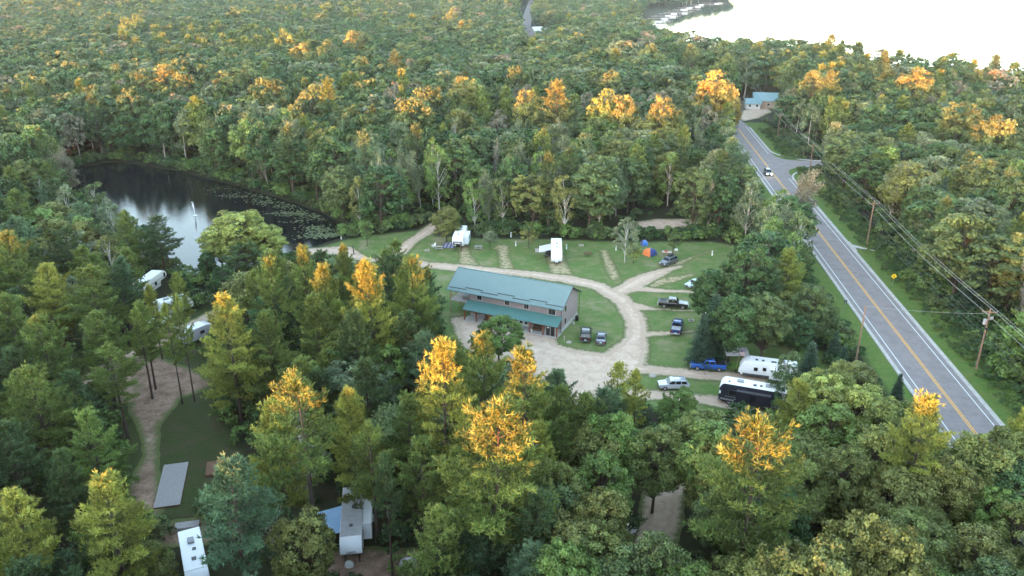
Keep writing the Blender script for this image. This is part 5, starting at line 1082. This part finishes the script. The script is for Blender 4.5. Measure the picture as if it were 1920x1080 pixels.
# ---------------------------------------------------------------- campsite things
def at(px, py, z=0.0): x, y = G(px, py, z); return x, y
def picnic(px, py, rz, label, m='wood_tan'):
    x, y = at(px, py); e = empty('picnic_table', x, y, .04, rz, label, 'picnic table', 'picnic tables on the lawn')
    for i in range(5): B().box(-.95, .95, -.37 + i * .15, -.37 + i * .15 + .135, .72, .76).obj('table_plank', m, e)
    for s_ in (-1, 1):
        for i in range(2): B().box(-.95, .95, s_ * .72 - .14 + i * .145, s_ * .72 - .14 + i * .145 + .13, .43, .47).obj('bench_plank', m, e)
        l = B(); l.prism([(-.75, 0), (-.66, 0), (-.28, .715), (-.37, .715)], s_ * .65 - .03, s_ * .65 + .03, axis='x'); l.prism([(.75, 0), (.66, 0), (.28, .715), (.37, .715)], s_ * .65 - .031, s_ * .65 + .029, axis='x'); l.box(s_ * .65 + .032, s_ * .65 + .07, -.82, .82, .36, .428); l.obj('leg_frame', m, e)
picnic(823, 468, .1, 'weathered picnic table beside the white garden chair', 'deck_grey'); picnic(897, 467, -.05, 'weathered picnic table on the lawn right of the grey-nosed trailer', 'deck_grey'); picnic(1102, 479, .05, 'brown picnic table on the lawn beside the two-bottle trailer', 'deck_brown')
x, y = at(813, 464); e = empty('garden_chair', x, y, .04, R(-60), 'white slatted garden chair beside a fire ring', 'chair')
for i in range(5): B().box(-.28, .28, -.25 + i * .1, -.25 + i * .1 + .085, .36, .39).obj('seat_slat', 'white', e)
for i in range(5): B().prism([(.28, .40), (.31, .40), (.52, 1.08), (.49, 1.08)], -.28 + i * .115, -.28 + i * .115 + .10, axis='x').obj('back_slat', 'white', e)
for s_ in (-1, 1): B().box(s_ * .34 - .05, s_ * .34 + .05, -.32, .38, .56, .60).obj('arm', 'white', e); B().box(s_ * .34 - .03, s_ * .34 + .03, -.30, -.22, 0, .558).obj('leg', 'white', e); B().box(s_ * .34 - .03, s_ * .34 + .03, .26, .34, 0, .558).obj('leg', 'white', e)
def fire_ring(px, py, label):
    x, y = at(px, py); e = empty('fire_ring', x, y, .04, 0, label, 'fire ring', 'fire rings on the lawn')
    for i in range(11):
        a = i * 6.283 / 11; B().box(-.13, .13, -.09, .09, 0, .2, .03).obj('stone', 'stone', e, loc=(.52 * math.cos(a), .52 * math.sin(a), 0), rot=(0, 0, a + 1.57))
    B().bar((0, 0, 0), (0, 0, .03), .42, 14).obj('ash_bed', 'black', e)
fire_ring(801, 470, 'stone fire ring on the grass near the white garden chair'); fire_ring(1090, 461, 'stone fire ring on the grass above the brown picnic table'); fire_ring(1296, 602, 'stone fire ring on the grass beside the spruce')
for px, py, lab in ((967, 462, 'white utility pedestal between bare pad and two-bottle trailer'), (1062, 468, 'white utility pedestal close to the two-bottle trailer'), (958, 445, 'white utility pedestal at the wood edge behind the bare pad'), (1155, 470, 'white utility pedestal beside the straw-coloured strip'), (1335, 480, 'white utility pedestal by the angled worn track'), (640, 449, 'small white post on the pond bank')):
    x, y = at(px, py); e = empty('utility_pedestal', x, y, .04, 0, lab, 'utility post'); B().box(-.13, .13, -.10, .10, 0, 1.25, .03).obj('post', 'white', e); B().box(-.10, .10, -.125, -.102, .8, 1.1).obj('socket_box', 'grey', e)
x, y = at(664, 478); o = B().prism([(-.1, 0), (.1, 0), (.08, 2.2), (-.08, 2.2)], -.08, .08).obj('timber_post', 'black', None, loc=(x, y, 0), rot=(0, R(-4), 0)); tag(o, 'dark timber post standing by the pond beach', 'post')
# patio mat and gear beside the grey-nosed trailer
x, y = at(843, 460); e = empty('patio_mat', x, y, .06, R(-95), 'blue and white patterned patio mat beside the grey-nosed trailer', 'mat'); B().box(-2.0, 2.0, -1.4, 1.4, 0, .02).obj('mat_base', 'tent_blue', e)
for i in range(4):
    for j in range(3): B().box(-1.75 + i * .95, -1.15 + i * .95, -1.15 + j * .85, -.65 + j * .85, .022, .03).obj('mat_motif', 'awning_grey', e)
# golf cart in front of the awning
x, y = at(1027, 480); e = empty('golf_cart', x, y, .05, R(-100), 'black golf cart parked before the grey awning', 'golf cart')
B().box(-1.15, 1.15, -.55, .55, .3, .62, .08).obj('body', 'car_black', e); B().box(-.3, .25, -.5, .5, .62, .85, .05).box(-.38, -.25, -.5, .5, .85, 1.2, .04).obj('seat', 'dark_grey', e); B().box(-.9, .75, -.58, .58, 1.78, 1.85, .03).obj('canopy', 'black', e)
for a in (-.8, .65):
    for s_ in (-1, 1): B().bar((a, s_ * .5, .6), (a, s_ * .5, 1.78), .025).obj('canopy_post', 'black', e); wheel(e, a, s_ * .48, .25, .18)
x, y = at(1013, 470); o = B().box(-1.6, 1.6, -1.3, 1.3, 0, .02).obj('patio_mat', 'trim_tan', None, loc=(x + .4, y, .06)); tag(o, 'plain tan patio mat under the grey awning', 'mat')
# tent
x, y = at(1218, 478); e = empty('dome_tent', x, y, .05, R(40), 'orange and blue dome tent on the lawn', 'tent')
def tent(par, w_, h_, cols):
    n = 4; top = (0, 0, h_)
    for i in range(4):
        a0, a1 = math.pi / 4 + i * math.pi / 2, math.pi / 4 + (i + 1) * math.pi / 2; rings = []
        bb = B(); prev = None
        for j in range(7):
            t = j / 6; r = w_ * math.cos(t * 1.57) ** .75 if j < 6 else 0.02; z = h_ * math.sin(t * 1.57)
            p, q_ = (r * math.cos(a0), r * math.sin(a0), z), (r * math.cos(a1), r * math.sin(a1), z); 
            if prev: bb.quad(prev[0], prev[1], q_, p)
            prev = (p, q_)
        bb.obj('panel', cols[i], par)
    for i in range(4):
        a0 = math.pi / 4 + i * math.pi / 2; pts = [(w_ * math.cos(t * 1.57) ** .75 * math.cos(a0) * 1.01, w_ * math.cos(t * 1.57) ** .75 * math.sin(a0) * 1.01, h_ * math.sin(t * 1.57) * 1.01) for t in (0, .3, .6, .85, 1)]
        g = B(); 
        for p, q_ in zip(pts, pts[1:]): g.bar(p, q_, .02, 5)
        g.obj('pole', 'grey', par)
tent(e, 1.7, 1.6, ['tent_blue', 'orange', 'tent_blue', 'orange'])
x, y = at(1208, 460); e = empty('screen_tent', x, y, .05, R(10), 'small blue tent behind the orange and blue dome tent', 'tent'); tent(e, 1.0, 1.3, ['tarp_blue', 'tent_blue', 'tarp_blue', 'tent_blue'])
x, y = at(1250, 478); e = empty('camp_table', x, y, .05, R(-15), 'pale pink covered camp table beside the grey SUV', 'table'); B().box(-1.1, 1.1, -.5, .5, .68, .74, .02).obj('table_top', plain('pink_cloth', (.62, .48, .47), .8, noise=.1), e)
for a in (-.95, .95):
    for s_ in (-1, 1): B().bar((a, s_ * .4, 0), (a, s_ * .4, .68), .025).obj('leg', 'metal', e)
o = B().box(-.5, .1, -.25, .2, 0, .28, .05).obj('cool_box', 'red', None, loc=(x, y, .791), rot=(0, 0, .2)); tag(o, 'red cool box on the pale pink camp table', 'cool box')
x, y = at(1268, 470); o = B().box(-.35, .35, -.25, .25, 0, .4, .05).obj('storage_box', 'white', None, loc=(x, y, .04)); tag(o, 'white storage box on the lawn behind the grey SUV', 'box')
# canopy beside the nose of the travel trailer
cx0, cy0 = G(1381, 660, 2.4); e = empty('canopy_shelter', cx0, cy0, .04, R(-4), 'pale grey canopy on four posts beside the trailer nose', 'canopy')
cb_ = B(); cb_.loft([[(-1.9, -1.5, 2.30), (1.9, -1.5, 2.45), (1.9, -1.5, 2.49), (-1.9, -1.5, 2.34)], [(-1.9, 0, 2.46), (1.9, 0, 2.60), (1.9, 0, 2.64), (-1.9, 0, 2.50)], [(-1.9, 1.5, 2.40), (1.9, 1.5, 2.52), (1.9, 1.5, 2.56), (-1.9, 1.5, 2.44)]]); cb_.obj('cloth', 'awning_grey', e)
for a in (-1.8, 1.8):
    for s_ in (-1.4, 1.4): B().bar((a, s_, 0), (a, s_, 2.34), .035, 6).obj('post', 'wood_tan', e)
M['mat_green'] = plain('mat_green', (.12, .24, .04), .9, noise=.2, nscale=4); o = B().box(-1.7, 1.7, -1.3, 1.3, 0, .02).obj('ground_mat', 'mat_green', None, loc=(cx0, cy0 - .3, .085), rot=(0, 0, R(-4))); tag(o, 'bright green mat on the ground under the grey canopy', 'mat')
# flag by the travel trailer
x, y = at(1379, 694); e = empty('flagpole', x, y, .05, 0, 'striped flag on a leaning pale pole at the trailer nose', 'flag'); B().bar((0, 0, 0), (.55, 0, 4.0), .035, 6).obj('pole', 'wood_tan', e)
for i in range(7): B().quad((.50 + .0, .0, 3.75 - i * .13), (1.3, .1, 3.25 - i * .13), (1.3, .1, 3.135 - i * .13), (.50, 0, 3.635 - i * .13)).obj('stripe', 'red' if i % 2 == 0 else 'white', e)
B().quad((.50, -.012, 3.76), (.86, .03, 3.53), (.86, .03, 3.16), (.50, -.012, 3.38)).obj('canton', 'tent_blue', e)
# grey boarded platform, brown deck, covered gear at the lower left
A0, A1, D0 = G(308, 875), G(354, 869), G(301, 955); e = empty('wooden_platform', A0[0], A0[1], 0, math.atan2(A1[1] - A0[1], A1[0] - A0[0]), 'weathered grey plank platform beside the dirt strip', 'deck')
W_, L_ = 3.2, 9.6; B().box(0, W_, -L_, 0, .10, .24).obj('frame', 'deck_brown', e)
for i in range(20): B().box(i * W_ / 20, (i + 1) * W_ / 20 - .028, -L_ - .01, .01, .242, .285 + .004 * (i % 3)).obj('plank', 'deck_grey', e)
x, y = at(425, 878); e = empty('wooden_deck', x, y, 0, R(15), 'dark brown wooden deck half hidden under the front pines', 'deck'); B().box(-2.6, 2.6, -1.6, 1.6, .1, .4).obj('frame', 'deck_brown', e)
for i in range(16): B().box(-2.6, 2.6, -1.6 + i * .2, -1.6 + i * .2 + .185, .402, .44).obj('plank', 'deck_brown', e)
x, y = at(352, 990); e = empty('wooden_deck', x, y, 0, R(12), 'small grey plank landing at the end of the white-roofed trailer', 'deck'); B().box(-1.4, 1.4, -.6, .6, .1, .5).obj('frame', 'deck_grey', e)
for i in range(14): B().box(-1.4 + i * .2, -1.4 + i * .2 + .185, -.6, .6, .502, .54).obj('plank', 'deck_grey', e)
def draped(name, px, py, sx, sy, h, m, label, cat):
    x, y = at(px, py); rg = random.Random(px); bb = B(); bmesh.ops.create_icosphere(bb.bm, subdivisions=3, radius=1)
    for v in bb.bm.verts: k = rg.uniform(.93, 1.06); v.co = Vector((v.co.x * sx * k, v.co.y * sy * k, max(v.co.z, 0) ** .7 * h * k))
    tag(bb.obj(name, m, None, smooth=True, loc=(x, y, .02)), label, cat)
draped('covered_motorcycle', 765, 1062, 1.1, .7, 1.2, 'awning_grey', 'grey cover draped over a low machine under the front pines', 'cover')
draped('gas_tank', 655, 1062, .55, .4, .8, 'white', 'white gas tank before the nose of the big fifth-wheel trailer', 'tank')
x, y = at(697, 990); e = empty('satellite_dish', x, y, 0, 0, 'white dish aerial beside the big fifth-wheel trailer', 'dish'); B().bar((0, 0, 0), (0, 0, 1.4), .04).obj('mast', 'metal', e); B().ball((0, 0, 1.5), .55, (1, .35, 1.2), 8).obj('dish', 'white', e, smooth=True)
x, y = at(720, 1012); o = B().box(-.15, .15, -.15, .15, 0, 1.4, .03).obj('utility_pedestal', 'white', None, loc=(x, y, 0)); tag(o, 'white utility pedestal under the front pines by the dish aerial', 'utility post')
# pond: fountain and lily pads
M['spray'] = plain('spray', (.85, .88, .92), .9); fx, fy = G(366, 403); e = empty('fountain', fx, fy, -.25, 0, 'white water jet of a floating fountain in the pond', 'fountain')
B().bar((0, 0, 0), (0, 0, .15), .5, 16).obj('float', 'white', e); jb = B(); rg = random.Random(4)
for i in range(26):
    a = rg.uniform(0, 6.28); r = rg.uniform(.1, .45); hh_ = rg.uniform(2.6, 4.0); p = [(r * t * math.cos(a) - .35 * t, r * t * math.sin(a), .18 + hh_ * (1 - (1 - min(1, t * 1.3)) ** 2) * (1 if t < .8 else .9)) for t in (0, .3, .6, .85)]
    for u_, v_ in zip(p, p[1:]): jb.bar(u_, v_, .022, 4)
jb.obj('jet', 'spray', e)
M['lily'] = foliage('lily', (.10, .13, .06), (.16, .18, .085), .1, .35); g = Geo(); rgl = np.random.default_rng(8); cl = []
for px, py, rx, n in ((425, 352, 2.5, 14), (432, 366, 2.2, 26), (470, 362, 3.5, 24), (500, 366, 3.0, 24), (490, 378, 2.5, 34), (520, 372, 3.0, 30), (535, 380, 3.0, 40), (555, 386, 3.0, 40), (545, 398, 2.2, 30), (525, 398, 2.0, 26), (570, 398, 2.6, 34), (585, 404, 2.4, 30), (600, 408, 2.2, 20), (555, 414, 1.3, 14), (590, 425, 1.8, 50), (602, 431, 2.0, 60), (598, 441, 2.0, 80), (612, 437, 1.6, 40), (628, 440, 1.4, 40), (575, 382, 2.5, 20)):
    cx_, cy_ = G(px, py); P = rgl.normal(size=(n * 2, 2)) * [rx * 1.15, rx * .55] + [cx_, cy_]; cl.append(P)
P = np.concatenate(cl); P = P[d_poly(P, POND) < -1.2]; n = len(P); r_ = rgl.uniform(.14, .34, n); th = np.arange(6) * 6.283 / 6
V = np.zeros((n, 7, 3)); V[:, 0, :2] = P; V[:, 0, 2] = -.235; V[:, 1:, 0] = P[:, :1] + r_[:, None] * np.cos(th); V[:, 1:, 1] = P[:, 1:] + r_[:, None] * np.sin(th); V[:, 1:, 2] = -.232 + rgl.uniform(0, .02, (n, 6))
F = np.stack([np.zeros(6, int), np.arange(1, 7), np.roll(np.arange(1, 7), -1)], 1); g.add(V.reshape(-1, 3), (np.arange(n)[:, None, None] * 7 + F[None]).reshape(-1, 3))
lp = bpy.data.objects.new('lily_pads', g.mesh('lily_pads', M['lily'])); C.objects.link(lp); tag(lp, 'pale green lily pads floating in drifts on the pond', None, None, 'stuff')

# ---------------------------------------------------------------- highway furniture
POLES = []
def pole(base, h, label, arm=True, gear=False, lean=0.0):
    x, y = at(*base); e = empty('utility_pole', x, y, 0, math.atan2(RD[1], RD[0]), label, 'utility pole', 'utility poles along the highway'); e.rotation_euler[1] = lean
    B().bar((0, 0, 0), (0, 0, h), .17, 8, .11).obj('shaft', 'pole_wood', e)
    if arm:
        B().box(-.06, .06, -1.25, 1.25, h - .55, h - .43).obj('cross_arm', 'pole_wood', e)
        for yy in (-1.15, 1.15): B().bar((0, yy, h - .43), (0, yy, h - .18), .05, 6).obj('insulator', 'grey', e)
        B().bar((0, 0, h), (0, 0, h + .22), .05, 6).obj('insulator', 'grey', e)
        for s_ in (-1, 1): B().bar((.05, s_ * .7, h - .52), (.05, 0, h - 1.1), .02, 5).obj('arm_brace', 'metal', e)
    if gear:
        B().bar((0, .42, h - 2.7), (0, .42, h - 1.8), .26, 12).obj('transformer', 'grey', e)
        for i in range(3): B().box(-.1, .1, -.75 + i * .2, -.65 + i * .2, h - 1.7 - i * .1, h - 1.25 - i * .1).obj('cut_out', 'grey', e)
        B().bar((0, 0, h - 3.6), (0, 0, h - 3.3), .2, 8).obj('collar', 'black', e)
    POLES.append((Vector((x, y, 0)), h)); return e
pole((1457, 263), 9.7, 'utility pole by the far grass bank of the highway'); pole((1517, 327), 9.6, 'utility pole standing at the side road corner'); pole((1625, 460), 10.8, 'slim utility pole in the tall verge grass'); pole((1830, 692), 11.0, 'utility pole with cross arm and grey transformer', gear=True)
x2, y2 = road_at(-72, 12.5); POLES.append((Vector((x2, y2, 0)), 11.0))
ee = empty('utility_pole', x2, y2, 0, math.atan2(RD[1], RD[0]), 'utility pole farther along the verge past the transformer', 'utility pole', 'utility poles along the highway'); B().bar((0, 0, 0), (0, 0, 11), .17, 8, .11).obj('shaft', 'pole_wood', ee); B().box(-.06, .06, -1.25, 1.25, 10.45, 10.57).obj('cross_arm', 'pole_wood', ee)
x3, y3 = road_at(250, 14); POLES.insert(0, (Vector((x3, y3, 0)), 9.7))
LPOLE = pole((1604, 682), 10.8, 'bare reddish pole on the camp side of the highway', arm=False, lean=R(0)); LP_ = POLES.pop()
M['wire'] = plain('wire', (.40, .42, .42), .5); M['wire_dark'] = plain('wire_dark', (.10, .10, .10), .6)
def wire(name, pts, r, m, label, sag=.7):
    bb = B(); n = 12
    for a, b_ in zip(pts, pts[1:]):
        prev = a
        for i in range(1, n + 1): t = i / n; p = a.lerp(b_, t) - Vector((0, 0, sag * 4 * t * (1 - t))); bb.bar(prev, p, r, 4); prev = p
    tag(bb.obj(name, m), label, 'wire', 'overhead wires along the highway')
off = Vector((RN[0], RN[1], 0))
for yy, dz, lab in ((-1.15, -.18, 'overhead wire on the road-side ends of the cross arms'), (0, .22, 'overhead wire over the tops of the utility poles'), (1.15, -.18, 'overhead wire on the wood-side ends of the cross arms')):
    wire('power_line', [p + off * yy + Vector((0, 0, h + dz)) for p, h in POLES], .022, 'wire', lab)
for i, (dz, lab) in enumerate(((-3.0, 'upper communication cable slung below the cross arms'), (-4.2, 'middle communication cable slung below the cross arms'), (-5.0, 'lowest communication cable slung below the cross arms'))): wire('cable', [p - off * .2 + Vector((0, 0, h + dz)) for p, h in POLES], .02, 'wire_dark', lab, .9)
wire('guy_wire', [LP_[0] + Vector((0, 0, 10.7)), POLES[4][0] + Vector((0, 0, 10.2))], .014, 'wire', 'thin wire crossing the highway between two poles', .3)
x, y = at(1673, 535); e = empty('warning_sign', x, y, 0, math.atan2(RD[1], RD[0]) - R(90), 'yellow diamond curve warning sign on the verge', 'sign'); B().box(-.03, .03, -.02, .02, 0, 1.9).obj('post', 'metal', e)
B().prism([(0, 1.45), (.62, 2.07), (0, 2.69), (-.62, 2.07)], -.045, -.022).obj('panel', 'yellow', e)
sy = B(); sy.prism([(-.06, 1.75), (.04, 1.75), (.04, 2.05), (.16, 2.05), (.02, 2.32), (-.16, 2.05), (-.06, 2.05)], -.052, -.047); sy.prism([(.04, 1.75), (.2, 1.75), (.2, 1.84), (.04, 1.84)], -.0525, -.0475); sy.obj('arrow', 'black', e)
x, y = at(1583, 582); e = empty('road_sign', x, y, 0, math.atan2(RD[1], RD[0]) + R(90), 'small road sign seen from behind on the kerb', 'sign'); B().box(-.03, .03, -.02, .02, 0, 1.7).obj('post', 'metal', e); B().box(-.3, .3, -.045, -.022, 1.55, 2.2).obj('panel', 'dark_grey', e)
for px, py, lab in ((1488, 290, 'short yellow marker post on the grass by the side road'), (1507, 289, 'yellow marker post nearest the side road corner pole')):
    x, y = at(px, py); o = B().bar((0, 0, 0), (0, 0, 1.1), .07, 8).bar((0, 0, 1.1), (0, 0, 1.2), .09, 8).obj('marker_post', 'yellow', None, loc=(x, y, 0)); tag(o, lab, 'post')
# ---------------------------------------------------------------- far buildings
def house(name, px, py, rz, W_, D_, H_, wall, roof, label, rise=2.2, over=.6):
    x, y = at(px, py); e = empty(name, x, y, 0, rz, label, 'building'); w_ = W_ / 2; d_ = D_ / 2
    b = B(); b.prism([(-d_, 0), (d_, 0), (d_, H_), (0, H_ + rise - .15), (-d_, H_)], -w_, w_, axis='x'); b.obj('wall', wall, e)
    for s_ in (-1, 1):
        sl_ = rise / d_; r = B(); r.prism([(s_ * (d_ + over), H_ - over * sl_), (0, H_ + rise), (0, H_ + rise + .14), (s_ * (d_ + over), H_ - over * sl_ + .14)], -w_ - over, w_ + over, axis='x'); r.obj('roof', roof, e)
    nwin = max(2, int(W_ / 3.5))
    for i in range(nwin):
        xx = -w_ + (i + .5) * W_ / nwin; f = B(); f.box(xx - .6, xx + .6, -d_ - .05, -d_ - .002, 1.0, 2.2); f = f.obj('window', 'white', e); B().box(xx - .5, xx + .5, -d_ - .07, -d_ - .052, 1.1, 2.1).obj('pane', 'glass', f)
    return e
M['roof_blue'] = plain('roof_blue', (.17, .29, .32), .5, noise=.1); M['wall_tan'] = plain('wall_tan', (.36, .27, .20), .8); M['wall_grey'] = plain('wall_grey', (.6, .6, .6), .7)
house('roadside_building', 1438, 200, R(-10), 12, 8, 3.4, 'wall_tan', 'roof_blue', 'low building with pale blue roof at the far end of the highway', 2.6)
house('roadside_shed', 1410, 203, R(-6), 6, 5, 2.6, 'wall_grey', 'roof_blue', 'smaller pale blue roofed shed beside the roadside building', 1.6)
house('white_house', 1011, 66, R(20), 11, 8, 4, 'wall_grey', 'camper_roof', 'small white-roofed house beside the far highway', 2.4)
# ---------------------------------------------------------------- docks and boats on the lake shore
rgd = random.Random(3); M['dock'] = plain('dock', (.40, .33, .33), .85, noise=.2); di = 0
for px, py in ((1208, 47), (1212, 42), (1222, 40), (1226, 35), (1232, 31), (1238, 29), (1246, 26), (1255, 24), (1262, 21), (1272, 18), (1282, 15), (1293, 12), (1306, 9), (1320, 6)):
    x, y = at(px, py); L_ = rgd.uniform(16, 26); e = empty('boat_dock', x, y, 0, R(-8 + rgd.uniform(-6, 6)), 'long narrow grey dock reaching into the lake', 'dock', 'docks along the lake shore')
    B().box(-6, L_, -.8, .8, .15, .32).obj('deck', 'dock', e); B().box(L_ - 5, L_ - 3.4, -4, -.802, .15, .32).obj('cross_deck', 'dock', e)
    for a in range(0, int(L_), 5): B().bar((a, .85, -2), (a, .85, .9), .12).obj('pile', 'dock', e)
    for s_ in (-1, 1):
        if rgd.random() < .8:
            a = rgd.uniform(4, L_ - 6); v = Matrix.Rotation(e.rotation_euler[2], 3, 'Z') @ Vector((a, s_ * (2.3 if s_ > 0 else 5.6 if a > L_ - 9 else 2.4), 0)); bo = empty('motor_boat', x + v.x, y + v.y, -.45, e.rotation_euler[2], 'small moored boat lying beside a lake dock', 'boat', 'boats moored at the docks')
            B().loft([[(-2.6, -1.0, 0), (-2.6, 1.0, 0), (-2.6, 1.1, .9), (-2.6, -1.1, .9)], [(1.0, -1.0, 0), (1.0, 1.0, 0), (1.0, 1.15, .95), (1.0, -1.15, .95)], [(3.0, -.08, .3), (3.0, .08, .3), (3.1, .12, 1.15), (3.1, -.12, 1.15)]]).obj('hull', 'white', bo); B().box(-1.6, .2, -.8, .8, .96, 1.02).obj('cover', rgd.choice(['tent_blue', 'dark_grey', 'red', 'white']), bo); B().box(.3, .4, -.8, .8, .96, 1.5).obj('windscreen', 'glass', bo)
# ---------------------------------------------------------------- evening haze
hz = B(); hz.box(float(gx.min()) - 40, float(gx.max()) + 40, float(gy.min()) - 40, float(gy.max()) + 40, -4.6, 71); M['haze'] = bpy.data.materials.new('haze'); M['haze'].use_nodes = True
hn = M['haze'].node_tree; hn.nodes.clear(); ho = hn.nodes.new('ShaderNodeOutputMaterial'); pv = hn.nodes.new('ShaderNodeVolumePrincipled'); pv.inputs['Color'].default_value = (.72, .84, 1.0, 1); pv.inputs['Density'].default_value = .00008; pv.inputs['Anisotropy'].default_value = .75
hn.links.new(pv.outputs[0], ho.inputs['Volume']); tag(hz.obj('haze', 'haze'), 'thin evening haze over the forest', None, None, 'stuff')
